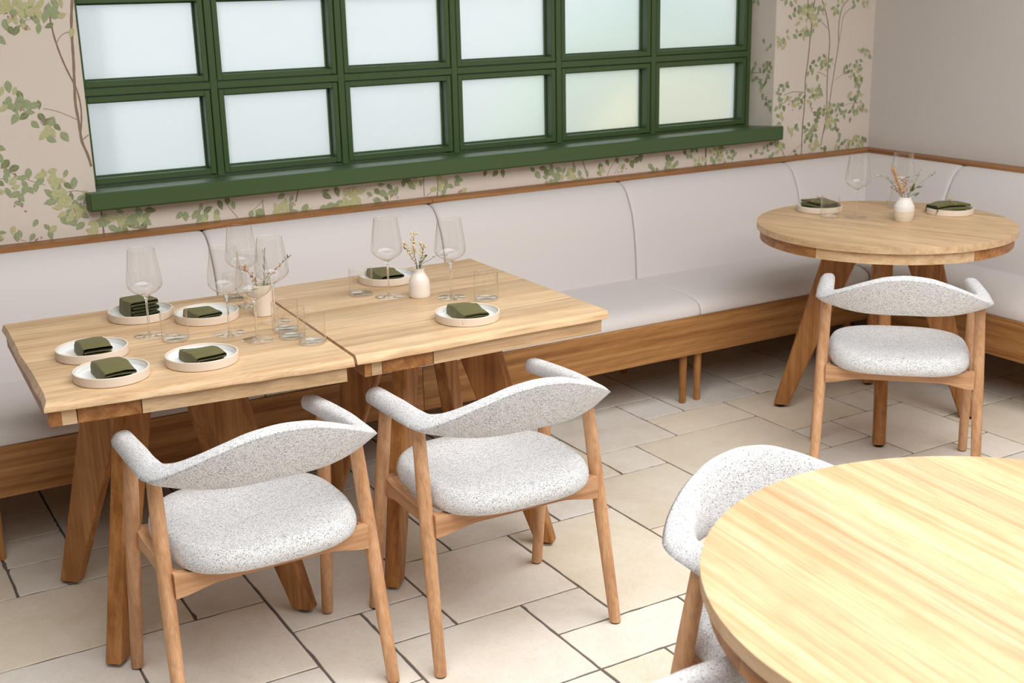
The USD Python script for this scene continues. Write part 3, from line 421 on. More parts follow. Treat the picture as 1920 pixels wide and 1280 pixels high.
# outdoors, seen only as blurred colour through the frosted panes
obj('outdoor_ground', bx(-9, 7, .31, 14, -.3, -.06), 'outdoor_paving', kind='structure', label='pale paving outside the window')

# ------------------------------------------------------------------ banquettes
def bench_profile():
    # back pad section (depth from wall, height), front face from the rail down to the seat
    d = np.array([.045, .066, .086, .110, .133, .156, .176, .192, .204, .210, .212]); z = np.array([.812, .8225, .822, .809, .785, .743, .697, .624, .523, .430, .400])
    return d, z
def back_pad(x0, x1, along, sgn=1, m0=False, m1=False):
    """An upholstered back panel from x0 to x1 along a wall; m0 / m1: mitred at that end (corner)."""
    d, z = bench_profile(); n = len(d)
    s = np.array([0, .004, .010, .020, .05, .3, .5, .7, .95, .98, .99, .996, 1.0]) if not (m0 or m1) else np.linspace(0, 1, 13)
    L = x1 - x0; st = np.array([0, .003, .008, .016, .035, .09, L / 2, L - .09, L - .035, L - .016, L - .008, L - .003, L])
    pin = np.array([.010, .0055, .0028, .0012, .0004, 0, 0, 0, .0004, .0012, .0028, .0055, .010])
    rings = []
    for k, (q, p) in enumerate(zip(st, pin)):
        if (m0 and k < 6) or (m1 and k > 6): p = 0
        dd = np.maximum(d - p, .02); zz = z - p * np.exp(-((d - .075) / .04) ** 2)
        x = np.full(n, x0 + q)
        if m0 and k == 0: x = x0 + dd
        if m0 and 0 < k < 6: x = np.maximum(x0 + q, x0 + dd + q * .3)
        if m1 and k == 12: x = x1 - dd
        if m1 and 6 < k < 12: x = np.minimum(x0 + q, x1 - dd - (L - q) * .3)
        ring = [(xx, -dv, zv) for xx, dv, zv in zip(x, dd, zz)] + [(x[-1], -.004, .400), (x[0], -.004, .812)]
        rings.append(ring)
    R = np.array(rings)
    if along == 'y':      # panel on the right wall: swap axes
        R = np.stack([R[..., 1], R[..., 0], R[..., 2]], -1)
    return loft(R)
def seat_pad(x0, x1, along):
    """Seat cushion, front edge rolled; depth runs from the back pad to the front board."""
    y = np.array([-.17, -.21, -.30, -.42, -.53, -.575, -.603, -.622, -.632, -.636, -.636, -.634]); z = np.array([.424, .429, .4335, .434, .430, .425, .417, .405, .391, .378, .366, .3625])
    L = x1 - x0; st = [0, .0025, .007, .015, .04, L / 2, L - .04, L - .015, L - .007, L - .0025, L]; pin = [.007, .0035, .0015, .0005, 0, 0, 0, .0005, .0015, .0035, .007]
    R = []
    for q, p in zip(st, pin):
        yy = np.where(y < -.55, y + p, y); zz = z - p * (y > -.62)
        R.append([(x0 + q, a, b) for a, b in zip(yy, zz)] + [(x0 + q, -.17, .3625)])
    R = np.array(R)
    if along == 'y': R = np.stack([R[..., 1], R[..., 0], R[..., 2]], -1)
    return loft(R)
def swap(m):
    m = m.copy(); m.vertices = m.vertices[:, [1, 0, 2]]; m.invert(); return m
ben = thing('banquette', 'long pale grey upholstered banquette under the green window', 'bench', group='upholstered banquettes')
XJ = [-6.0, -5.11, -4.215, -3.32, -2.425, -1.53, -.60]
for a, b in zip(XJ[:-1], XJ[1:]): obj('back_cushion', back_pad(a + .0012, b - .0012, 'x'), 'vinyl', ben, smooth=40)
obj('back_cushion', back_pad(-.60 + .0012, -.0005, 'x', m1=True), 'vinyl', ben, smooth=40)
for a, b in ((-6.0, -5.12), (-5.12, -3.325), (-3.325, -1.53), (-1.53, -.60)): obj('seat_cushion', seat_pad(a + .001, b - .001, 'x'), 'vinyl', ben, smooth=40)
obj('seat_cushion', bx(-.599, -.17, -.636, -.17, .3625, .4315, .006), 'vinyl', ben)
for a, b in ((-6.0, -4.21), (-4.21, -2.41), (-2.41, -.002)): obj('cap_rail', bx(a + .0006, b - .0006, -.068, -.001, .8225, .838, .0015), 'rail_oak_x', ben)
for a, b in ((-6.0, -2.76), (-2.76, -.621)): obj('front_board', bx(a + .0006, b - .0006, -.640, -.621, .2055, .3615, .0012), 'bench_oak_x', ben)
obj('seat_base', bx(-6.0, -.01, -.620, -.012, .330, .3615), 'bench_oak_x', ben)
def bench_leg(x, y): 
    return lathe([(0, .0), (.0125, .0), (.0135, .004), (.0165, .20), (.0165, .329), (0, .329)], 16).apply_translation((x, y, 0))
for x in (-5.2, -4.172, -3.386, -3.314, -2.45, -1.592, -1.519, -.70): obj('leg', bench_leg(x, -.604), 'bench_oak_z', ben, smooth=40)
for x in (-5.2, -3.35, -1.555, -.2): obj('leg', bench_leg(x, -.15), 'bench_oak_z', ben, smooth=40)
b2 = thing('banquette', 'pale grey upholstered banquette along the plain right wall', 'bench', group='upholstered banquettes')
YK = [-.6365, -1.54, -2.44, -3.34, -4.24]
def back_pad_y(y0, y1, m1=False):  # along the right wall; built like the back run with x and y swapped
    return swap(back_pad(y0, y1, 'x', m1=m1))
obj('back_cushion', back_pad_y(-.6353, -.0005, m1=True), 'vinyl', b2, smooth=40)
for a, b in zip(YK[:-1], YK[1:]): obj('back_cushion', back_pad_y(b + .0012, a - .0012), 'vinyl', b2, smooth=40)
SH = .622 / .640
def seat_y(y0, y1):
    m = swap(seat_pad(y0, y1, 'x')); v = m.vertices.copy(); v[:, 0] = np.where(v[:, 0] < -.4, v[:, 0] + .018, v[:, 0]); m.vertices = v; return m
for a, b in ((-2.44, -.6385), (-4.24, -2.442)): obj('seat_cushion', seat_y(a, b), 'vinyl', b2, smooth=40)
obj('cap_rail', bx(-.068, -.001, -4.24, -.0695, .8225, .838, .0015), 'rail_oak_y', b2)
obj('front_board', bx(-.622, -.603, -4.24, -.6405, .2055, .3615, .0012), 'bench_oak_y', b2)
obj('seat_base', bx(-.602, -.012, -4.24, -.642, .330, .3615), 'bench_oak_y', b2)
for y in (-.75, -1.58, -2.4, -3.3, -4.1): obj('leg', bench_leg(-.585, y), 'bench_oak_z', b2, smooth=40)

# ------------------------------------------------------------------ chairs
def leg_mesh(bot, top, r0=.0152, r1=.0178, r2=.0160):
    b, t = np.array(bot, float), np.array(top, float); zs = [0.0035, .006, .22, .40, .54, 1.0]; P_, R_ = [], []
    g = np.arange(18) * 2 * np.pi / 18; rings = []
    for z, r in ((.0035, r0 - .001), (.0065, r0), (.16, .0162), (.34, r1), (.46, r1), (top[2], r2)):
        c = b + (t - b) * (z / t[2]); rings.append(np.c_[c[0] + r * np.cos(g), c[1] + 1.05 * r * np.sin(g), np.full(18, z)])
    return loft(rings)
def se(a, b, n, m=20):
    """Superellipse section points (a along the first axis, b along the second)."""
    g = np.arange(m) * 2 * np.pi / m; c, s = np.cos(g), np.sin(g)
    return np.c_[a * np.sign(c) * np.abs(c) ** (2 / n), b * np.sign(s) * np.abs(s) ** (2 / n)]
def soften(poly, sharp, it=3):
    """Corner cutting of a closed outline that keeps one point sharp."""
    p = [tuple(q) for q in poly]; sp = p[sharp]
    for _ in range(it):
        o = []
        for k in range(len(p)):
            a, b = np.array(p[k]), np.array(p[(k + 1) % len(p)])
            if p[k] == sp: o.append(sp); o.append(tuple(.25 * a + .75 * b)) if p[(k + 1) % len(p)] != sp else None
            elif p[(k + 1) % len(p)] == sp: o.append(tuple(.75 * a + .25 * b))
            else: o += [tuple(.75 * a + .25 * b), tuple(.25 * a + .75 * b)]
        p = o
    return p
def chair_pad():
    """Arms and back in one upholstered band: flat arms that turn a sharp corner into a tall lens-shaped back with a seam along its outer top."""
    # right half, tip to middle: x, y, z, direction (deg) and an outline (outward, up): inner bottom, outer bottom, seam, top, inner top
    A = [(-.025, -.021), (.026, -.022), (.027, .002), (.014, .0225), (-.024, .0215)]
    def S(o, k): return [(a * k, b * k) for a, b in o]
    ST = [(.2360, .1925, .6150, 0, S(A, .12)), (.2360, .1905, .6152, 0, S(A, .50)), (.2361, .184, .6158, 0, S(A, .80)), (.2364, .172, .6168, 0, S(A, .97)),
          (.2390, .090, .6220, 0, A), (.2420, .000, .6265, -1, [(-.026, -.020), (.024, -.022), (.029, .002), (.012, .0225), (-.025, .0225)]),
          (.2445, -.065, .6285, -6, [(-.026, -.018), (.020, -.020), (.029, -.001), (.010, .0215), (-.025, .0235)]),
          (.2440, -.108, .6290, -24, [(-.028, -.015), (.016, -.016), (.034, -.003), (.008, .0195), (-.028, .0245)]),
          (.2400, -.143, .6305, -44, [(-.031, -.015), (.012, -.019), (.036, .000), (.012, .0195), (-.030, .0260)]),
          (.2180, -.175, .6345, -53, [(-.031, -.022), (.006, -.028), (.034, .011), (.018, .0245), (-.026, .0300)]),
          (.1760, -.205, .6425, -63, [(-.029, -.036), (.001, -.043), (.035, .028), (.022, .039), (-.014, .041)]),
          (.1170, -.229, .6535, -75, [(-.028, -.051), (-.003, -.058), (.038, .045), (.026, .056), (-.006, .056)]),
          (.0580, -.240, .6625, -83, [(-.029, -.060), (-.005, -.067), (.041, .055), (.029, .067), (-.001, .066)]),
          (.0000, -.243, .6655, -90, [(-.030, -.062), (-.006, -.070), (.042, .058), (.030, .070), (.000, .069)])]
    rows = []
    for x, y, z, d, o in ST: rows.append([x, y, z, d] + [v for q in o for v in q])
    rows += [[-r[0], r[1], r[2], -180 - r[3]] + r[4:] for r in rows[-2::-1]]
    full = np.array(rows); key = np.r_[0, np.cumsum(np.maximum(np.linalg.norm(np.diff(full[:, :3], axis=0), axis=1), .003))]
    t = np.unique(np.r_[key, np.linspace(key[3], key[-4], 110)]); F = np.stack([PchipInterpolator(key, full[:, k])(t) for k in range(full.shape[1])], 1)
    rings = []
    for r in F:
        p = np.array(soften(r[4:].reshape(5, 2), 2)); d = np.array([math.cos(math.radians(r[3])), math.sin(math.radians(r[3]))])
        rings.append(np.c_[r[0] + p[:, 0] * d[0], r[1] + p[:, 0] * d[1], r[2] + p[:, 1]])
    return loft(rings)
def chair_seat():
    m = 72; g = np.arange(m) * 2 * np.pi / m
    out = np.zeros((m, 2))
    for k, a in enumerate(g):
        c, s = math.cos(a), math.sin(a); n = 2.55 if s > 0 else 3.2
        r = (abs(c / .226) ** n + abs(s / (.232 if s > 0 else .240)) ** n) ** (-1 / n); out[k] = (r * c, r * s)
    lay = [(.0, .402), (.6, .402), (.90, .3995), (.955, .4005), (.985, .4065), (1.0, .4185), (.997, .430), (.982, .440), (.950, .4475), (.90, .4515), (.8, .4535), (.62, .4545), (.4, .4535), (.2, .4525), (.0, .452)]
    rings = []
    for s, z in lay:
        p = out * max(s, .002); zz = z + .006 * np.abs(p[:, 0] / .22) ** 2 * (z > .44) - .004 * (p[:, 1] / .24) * (z > .44)
        rings.append(np.c_[p, zz])
    return loft(rings)
def arch_rail(x0, x1, y, zt, zb, arch, th, axis):
    t = np.linspace(0, 1, 21); u = np.clip(np.minimum(t, 1 - t) / .24, 0, 1); u = u * u * (3 - 2 * u)
    rings = []
    for q, k in zip(t, u):
        x = x0 + (x1 - x0) * q; b = zb + arch * k; tp = zt - .008 * k
        rings.append([(x, y - th / 2, b), (x, y + th / 2, b), (x, y + th / 2, tp), (x, y - th / 2, tp)])
    R = np.array(rings)
    if axis == 'y': R = R[..., [1, 0, 2]]
    return loft(R)
chair = thing('dining_chair', 'x', 'chair', (0, 0, 0), 0, 'grey wool armchairs around the tables')
for sx in (-1, 1):
    for sy, ty in ((1, .0985), (-1, -.0950)):
        l = obj('leg', leg_mesh((sx * .257, sy * .206, 0), (sx * .2385, ty, .6085)), 'ash_z', chair, smooth=40)
        obj('foot_glide', lathe([(0, 0), (.0125, 0), (.0135, .0012), (.0135, .0034), (0, .0034)], 16).apply_translation((sx * .257, sy * .206, 0)), 'dark_rubber', l, smooth=40)
obj('seat_rail', arch_rail(-.232, .232, -.150, .402, .344, .017, .022, 'x'), 'ash_x', chair, smooth=30)
obj('seat_rail', arch_rail(-.232, .232, .138, .402, .350, .014, .022, 'x'), 'ash_x', chair, smooth=30)
for sx in (-1, 1): obj('seat_rail', arch_rail(-.142, .132, sx * .228, .402, .350, .010, .020, 'y'), 'ash_y', chair, smooth=30)
obj('seat', chair_seat(), 'fabric', chair, smooth=50)
obj('backrest', chair_pad(), 'fabric', chair, smooth=42)
def setpose(p, loc, rz):
    p.GetAttribute('xformOp:translate').Set(Gf.Vec3d(*map(float, loc))); p.GetAttribute('xformOp:rotateZ').Set(float(rz))
setpose(chair, (-3.722, -1.655, 0), .6)
tag(chair, 'grey wool armchair with ash legs, nearest the left end of the square tables')
dup(chair, 'grey wool armchair at the middle, in front of the right square table', (-3.094, -1.700, 0), -1.32)
dup(chair, 'grey wool armchair facing the corner at the laid round table', (-1.422, -1.538, 0), -44.6)
dup(chair, 'grey wool armchair tucked in behind the empty round table in the foreground', (-2.998, -2.828, 0), 180.6)
dup(chair, 'grey wool armchair at the bottom edge, only its arm showing beside the empty table', (-3.452, -3.290, 0), -90.0)

# ------------------------------------------------------------------ tables
def bilerp(FL, FR, BR, BL, s, t):
    FL, FR, BR, BL = map(np.array, (FL, FR, BR, BL))
    return (FL * (1 - s) + FR * s) * (1 - t) + (BL * (1 - s) + BR * s) * t
TH = .0225
def end_wave(seed):
    r = rnd(seed); k = 15; g = np.linspace(0, 1, k); a, b, c = r.uniform(0, .007, k), r.uniform(.003, .011, k), r.uniform(.008, .018, k)
    return lambda t: (np.interp(t, g, a), np.interp(t, g, b), np.interp(t, g, c))
def plank_live(Q, t0, t1, top, seed, left_live, right_live, front_live, back_live, wave=None):
    """One stave of a square top, grain along x; live edges are hewn back irregularly between top and bottom."""
    r = rnd(seed); ns = 41
    s = np.linspace(0, 1, ns); rings = []
    def waney(n, lo, hi):
        k = max(4, n // 3); y = r.uniform(lo, hi, k); return np.interp(np.linspace(0, 1, n), np.linspace(0, 1, k), y)
    cf = waney(ns, .003, .021) if front_live else np.full(ns, .0001); hf = waney(ns, .007, .0195) if front_live else np.full(ns, .00015)
    cb = waney(ns, .002, .012) if back_live else np.full(ns, .0001); hb = waney(ns, .008, .018) if back_live else np.full(ns, .00015)
    wob = waney(ns, -.005, .003) if front_live else np.zeros(ns)
    for k, q in enumerate(s):
        F = bilerp(*Q, q, t0); B = bilerp(*Q, q, t1)
        F = F + [0, wob[k]]
        n = (B - F) / np.linalg.norm(B - F)
        # the hewn face is slightly convex
        rings.append([(*(F + n * .0006), top - TH), (*F, top - TH + .001), (*F, top - hf[k]), (*(F + n * cf[k] * .35), top - hf[k] * .45), (*(F + n * cf[k]), top),
                      (*(B - n * cb[k]), top), (*B, top - hb[k]), (*B, top - TH + .001), (*(B - n * .0006), top - TH)])
    R = np.array(rings); ex = np.array(Q[1]) - np.array(Q[0]); ex = ex / np.linalg.norm(ex)
    if left_live:
        for idx, tt in (((0, 1, 2, 3, 4), t0), ((5, 6, 7, 8), t1)):
            w, d, h = wave(tt)
            for i in idx:
                if i in (4, 5): R[0, i, :2] += ex * (w + d)
                elif i == 3: R[0, i, :2] += ex * (w + d * .5)
                else: R[0, i, :2] += ex * w
                if i in (2, 6): R[0, i, 2] = min(R[0, i, 2], top - h)
                if i == 3: R[0, i, 2] = min(R[0, i, 2], top - h * .45)
    if right_live:
        R[-1, 4:6, :2] -= ex * r.uniform(.001, .004)
    m = loft(R, caps=False); n9 = 9 * (ns - 1); c = np.array([(0, 8, 7), (0, 7, 1), (1, 7, 6), (1, 6, 2), (2, 6, 5), (2, 5, 3), (3, 5, 4)])
    m = T(m.vertices, np.vstack([m.faces, c, c[:, ::-1] + n9]))
    if m.volume < 0: m.invert()
    return m
def table_leg(foot, ctr, glide=True, z1=.688):
    """A wide splayed board: thick one way, broad towards the table's centre, tapering to the foot."""
    f = np.array(foot[:2]); d = np.array(ctr) - f; d = d / np.linalg.norm(d); n = np.array([-d[1], d[0]]); z0 = .012
    def ring(z):
        k = (z - z0) / (z1 - z0); off = .316 * (z - 0); w = .058 + (.140 - .058) * k; th = .043; c = .005
        c0 = f + d * (off - .0 - w * .42); c1 = f + d * (off + w * .58); h = th / 2
        return [(*(c0 + d * c + n * h), z), (*(c0 + n * (h - c)), z), (*(c0 - n * (h - c)), z), (*(c0 + d * c - n * h), z), (*(c1 - d * c - n * h), z), (*(c1 - n * (h - c)), z), (*(c1 + n * (h - c)), z), (*(c1 - d * c + n * h), z)]
    return loft(np.array([ring(z0), ring(.04), ring(.3), ring(z1)]))
def glide(foot, ctr):
    f = np.array(foot[:2]); d = np.array(ctr) - f; d = d / np.linalg.norm(d); c = f + d * .004
    return lathe([(0, 0), (.017, 0), (.018, .002), (.018, .005), (.007, .007), (.006, .0119), (0, .0119)], 18).apply_translation((*c, 0))
def square_table(label, Q, feet, xs, ctr, seed, live_left, live_right):
    base = np.array(ctr); t = thing('square_table', label, 'table', (*base, 0), 0, 'square tables pushed together')
    Ql = [np.array(q) - base for q in Q]; top = .75
    ts = [0, .115, .225, .345, .45, .57, .685, .80, .90, 1.0]
    wv = end_wave(seed + 50)
    for k in range(9):
        obj('plank', plank_live(Ql, ts[k] + (0 if k == 0 else .0001), ts[k + 1] - (0 if k == 8 else .0001), top, seed + k, live_left, live_right, k == 0, k == 8, wv), 'oak_top_x', t, smooth=28)
    # under-frame along the front, and plainer rails on the other sides
    z0, z1 = .6885, top - TH - .0005
    yl = lambda x, inset: np.interp(x, [Ql[0][0], Ql[1][0]], [Ql[0][1], Ql[1][1]]) + inset
    def rail(x0, x1, ins, dep, m, nm, za=z0):
        x0 -= base[0]; x1 -= base[0]
        obj(nm, hull([(x, yl(x, ins + dd), z) for x in (x0, x1) for dd in (0, dep) for z in (za, z1)]), m, t)
    obj('end_beam', hull([(xs[0] - base[0], yl(xs[0] - base[0], .014), z) for z in (z0, z1)] + [(xs[1] - base[0], yl(xs[1] - base[0], .014), z) for z in (z0, z1)] + [(xs[0] - base[0] + Ql[3][0] - Ql[0][0], Ql[3][1] - .02, z) for z in (z0, z1)] + [(xs[1] - base[0] + Ql[3][0] - Ql[0][0], Ql[3][1] - .02, z) for z in (z0, z1)]), 'oak_frame_y', t)
    rail(xs[1] + .0004, xs[2] - .0015, .014, .06, 'oak_top_x', 'corner_block')
    rail(xs[2] + .0008, xs[3] - .0012, .015, .06, 'oak_frame_y', 'filler_block')
    rail(xs[3] + .0008, xs[4], .013, .022, 'oak_top_x', 'front_rail')
    xr = xs[4] - base[0]
    obj('side_rail', hull([(xr + Ql[2][0] - Ql[1][0] - a, y, z) for a in (0, .022) for z in (z0, z1) for y in (Ql[2][1] - .03,)] + [(xr - a, yl(xr, .0365), z) for a in (0, .022) for z in (z0, z1)]), 'oak_frame_y', t)
    obj('back_rail', bx(Ql[3][0] + .03, Ql[2][0] - .03, Ql[2][1] - .018, Ql[2][1] - .04 + .0, z0, z1), 'oak_top_x', t)
    for f in feet:
        fl = np.array(f) - base; l = obj('leg', table_leg(fl, (0, 0)), 'oak_frame_z', t, smooth=20)
        obj('foot_glide', glide(fl, (0, 0)), 'clear_foot', l, smooth=40)
        d = -fl / np.linalg.norm(fl); c = fl + d * .19
        obj('bracket', bx(c[0] - .02, c[0] + .02, c[1] - .02, c[1] + .02, .6805, .7265, .002), 'black_steel', t)
    return t
C1, C2 = (-3.7675, -1.1400), (-2.996, -1.1450)
square_table('square oak table with a waney edge at the left, laid with five plates', [(-4.131, -1.531), (-3.4085, -1.6005), (-3.371, -.757), (-4.100, -.730)],
             [(-4.0265, -.872), (-4.021, -1.409), (-3.509, -1.408), (-3.509, -.872)], [-4.122, -4.094, -4.060, -3.918, -3.425], C1, 100, True, False)
square_table('square oak table butted against the right of the other, laid with two plates', [(-3.398, -1.593), (-2.635, -1.583), (-2.620, -.746), (-3.363, -.757)],
             [(-3.256, -1.417), (-2.736, -1.410), (-2.736, -.88), (-3.256, -.88)], [-3.374, -3.355, -3.325, -3.180, -2.650], C2, 200, False, False)
def round_table(label, c, R, feet_off, seams, splits, seed, ang=0.0):
    t = thing('round_table', label, 'table', (c[0], c[1], 0), ang, 'round oak tables'); top = .75; th = .024
    q_ = math.radians(-ang); feet_off = [(x * math.cos(q_) - y * math.sin(q_), x * math.sin(q_) + y * math.cos(q_)) for x, y in feet_off]; splits = sorted((a - ang) % 360 for a in splits); ang = 0.0
    disc = Point(0, 0).buffer(R, quad_segs=40); ca, sa = math.cos(ang), math.sin(ang)
    cuts = [-R - .01] + seams + [R + .01]
    for a, b in zip(cuts[:-1], cuts[1:]):
        q = np.array([(-1, a + .00005), (1, a + .00005), (1, b - .00005), (-1, b - .00005)]); q = np.c_[q[:, 0] * ca - q[:, 1] * sa, q[:, 0] * sa + q[:, 1] * ca]
        p = disc.intersection(Polygon(q))
        if p.is_empty or p.area < 1e-5: continue
        p = shapely.geometry.polygon.orient(Polygon(np.unique(np.round(np.array(p.exterior.coords), 7), axis=0)).convex_hull)
        obj('plank', cat([slab_poly(p, top - th, top, .0004), T(np.c_[np.array(p.exterior.coords)[:-1], np.full(len(p.exterior.coords) - 1, top - th)], [(0, k + 1, k) for k in range(1, len(p.exterior.coords) - 2)])]), 'oak_top_x', t)
    Ra, Ri, z0, z1 = R - .013, R - .075, .6865, top - th - .0004
    for k in range(len(splits)):
        a0, a1 = splits[k], splits[(k + 1) % len(splits)]
        if a1 < a0: a1 += 360
        g = np.radians(np.linspace(a0 + .09, a1 - .09, 24))
        rings = [[(Ri * math.cos(x), Ri * math.sin(x), z0), (Ra * math.cos(x), Ra * math.sin(x), z0), (Ra * math.cos(x), Ra * math.sin(x), z1), (Ri * math.cos(x), Ri * math.sin(x), z1)] for x in g]
        obj('apron_segment', loft(rings), 'oak_frame_x' if k % 2 else 'oak_top_x' if k % 4 else 'oak_frame_y', t, smooth=30)
    for f in feet_off:
        l = obj('leg', table_leg(f, (0, 0), z1=.686), 'oak_frame_z', t, smooth=20); obj('foot_glide', glide(f, (0, 0)), 'black_steel', l, smooth=40)
    obj('hub', hull([(x, y, z) for x in (-.10, .10) for y in (-.10, .10) for z in (.6866, z1)]), 'oak_frame_x', t)
    for f in feet_off:
        d = -np.array(f) / np.linalg.norm(f); cc = np.array(f) + d * .155
        obj('bracket', bx(cc[0] - .012, cc[0] + .012, cc[1] - .012, cc[1] + .012, .655, .686, .002), 'black_steel', t)
    return t
OFF = [(-.249, .2565), (.249, -.251), (.249, .265), (-.258, -.276)]
round_table('round oak table laid for two in the banquette corner', (-1.050, -1.105), .468, OFF, [-.37, -.235, -.14, -.02, .10, .21, .33], [193, 264, 288, 325, 15, 60, 105, 150], 1, -72.0)
round_table('empty round oak table filling the lower right foreground', (-3.014, -3.262), .508, OFF, [-.42, -.32, -.215, -.10, -.005, .105, .20, .315, .41], [215, 260, 300, 340, 20, 70, 115, 165], 2, -95.0)

# ------------------------------------------------------------------ tableware
Z = .7503
def plate_parts(t):
    R, h = .0885, .0235
    obj('body', lathe([(0, 0), (R - .0035, 0), (R - .0008, .0012), (R, .0035), (R + .0004, h - .0025), (R - .0004, h - .0006), (R - .002, h), (R - .0042, h - .0006), (R - .0050, h - .0022), (R - .0062, .0075), (R - .010, .0062), (0, .0058)], 56), 'stoneware', t, smooth=35)
    obj('glaze', lathe([(0, .0066), (R - .0105, .0068), (R - .0072, .0080), (R - .0059, h - .0045), (R - .0054, h - .0045), (R - .0066, .0075), (R - .0100, .0060), (0, .0060)], 56), 'glaze', t, smooth=35, label='white glazed inside of the plate')
plates = [(-3.953, -1.416, 'round white plate nearest the front left corner of the tables, stoneware rim'), (-3.950, -1.196, 'white rimmed plate behind the front left one, at the left end'), (-3.734, -1.414, 'white rimmed plate at the front edge under the draped napkin'),
          (-3.749, -.883, 'white rimmed plate by the bench under the rolled upright napkin'), (-3.597, -1.008, 'white rimmed plate behind the front tumbler, beside the crowd of wine glasses'), (-2.986, -.883, 'white rimmed plate by the bench behind the bottle-shaped vase'),
          (-3.000, -1.433, 'white rimmed plate at the front of the right square table'), (-1.069, -.784, 'white rimmed plate on the left of the laid round table'), (-.719, -1.122, 'white rimmed plate on the right of the laid round table')]
P0 = None
for x, y, lb in plates:
    if P0 is None: P0 = thing('plate', lb, 'plate', (x, y, Z), 0, 'plates laid on the tables'); plate_parts(P0)
    else: dup(P0, lb, (x, y, Z))
def napkin(w, L, layers, gap, seed, drape=0.0, roll=0.0, dome=.003, side=1):
    """A folded linen napkin: a zigzag of cloth layers in section, drawn along its length."""
    r = rnd(seed); th = .0026; pts = []; z = th / 2
    hw = w / 2
    for k in range(layers):
        sh = r.uniform(-.004, .002)
        a, b = -hw + abs(sh), hw - abs(r.uniform(0, .004))
        row = [(a, z), (a * .3, z + r.uniform(0, .0006)), (b * .4, z + r.uniform(0, .0008)), (b, z)]
        if k % 2: row = row[::-1]
        pts += row
        if k < layers - 1:
            e = b if k % 2 == 0 else a; o = 1 if k % 2 == 0 else -1
            pts += [(e + o * gap * .42, z + gap * .22), (e + o * gap * .55, z + gap * .5), (e + o * gap * .42, z + gap * .78)]
        z += gap
    zt = z - gap
    # the last layer wraps down over one side
    e = pts[-1]
    o = 1 if e[0] > 0 else -1
    pts += [(e[0] + o * .0045, zt - .0015), (e[0] + o * .0075, zt * .62), (e[0] + o * .0082, zt * .30), (e[0] + o * .0088, th * .6)]
    sec = LineString(pts).buffer(th / 2, quad_segs=2, cap_style='round'); sec = sec.simplify(.00025)
    if sec.geom_type != 'Polygon': sec = max(sec.geoms, key=lambda g: g.area)
    ring = np.array(sec.exterior.coords)[:-1]; n = len(ring); ks = 15; V = []
    for i in range(ks):
        v = -L / 2 + L * i / (ks - 1); q = v / (L / 2)
        P_ = np.c_[ring[:, 0], np.full(n, v), ring[:, 1]]
        f = np.clip(P_[:, 2] / max(zt, .004), 0, 1.2)
        P_[:, 0] *= (1 - .03 * q * q)
        P_[:, 0] += .0012 * np.sin(5 * q + seed) * f
        P_[:, 1] += .0022 * np.sin(ring[:, 0] * 90 + seed) * (1 if abs(q) > .9 else 0) + .0016 * np.cos(ring[:, 1] * 700 + seed) * (abs(q) > .9)
        P_[:, 2] *= 1 + .10 * np.sin(2.3 * q + seed) * f * .5 + dome / max(zt, .004) * (1 - q * q)
        P_[:, 2] -= drape * f * (max(0, q - .2) ** 1.5) * (.6 + .4 * ring[:, 0] / hw)
        nz = meshkit.noise(np.c_[P_[:, 0] * 55, P_[:, 1] * 55, np.full(n, seed * 1.7)], seed) - .5
        P_[:, 2] += .0035 * nz * f
        P_[:, 2] = np.maximum(P_[:, 2], 0.0)
        V.append(P_)
    V = np.array(V); side_ = loft(V, caps=False)
    tv, tf = trimesh.creation.triangulate_polygon(Polygon(ring), engine='earcut')
    if len(tv) == n:
        o0 = np.array([np.argmin(((ring - p) ** 2).sum(1)) for p in tv]); c0 = tf_ = o0[tf]
        f = np.vstack([side_.faces, c0[:, ::-1], c0 + (ks - 1) * n])
        return T(side_.vertices, f)
    return side_
naps = [(-3.951, -1.431, 92, .064, .124, 4, .0088, 1, 0, 'olive napkin folded flat on the plate at the front left corner'), (-3.947, -1.208, 90, .064, .110, 4, .0088, 2, 0, 'olive napkin folded in a thick block on the second plate from the left end'),
        (-3.735, -1.430, 96, .070, .112, 4, .0078, 3, .014, 'olive napkin with drooping corners on the front middle plate'), (-3.745, -.872, 96, .074, .094, 6, .0082, 4, 0, 'olive napkin rolled tall on the plate by the bench'),
        (-3.611, -1.030, 97, .066, .100, 4, .0068, 5, .004, 'olive napkin lying low on the plate behind the front tumbler'), (-2.993, -.885, 86, .068, .132, 4, .0070, 6, .004, 'olive napkin on the plate behind the bottle vase'), (-3.004, -1.443, 81, .066, .136, 4, .0080, 7, .006, 'olive napkin laid slanting on the plate at the front of the right square table')]
ZN = Z + .0070
for x, y, a, w, L, ly, gp, sd, dr, lb in naps:
    n_ = thing('napkin', lb, 'napkin', (x, y, ZN), a - 90, 'folded napkins on the plates')
    obj('cloth', napkin(w, L, ly, gp, sd, dr), 'linen', n_, smooth=55)
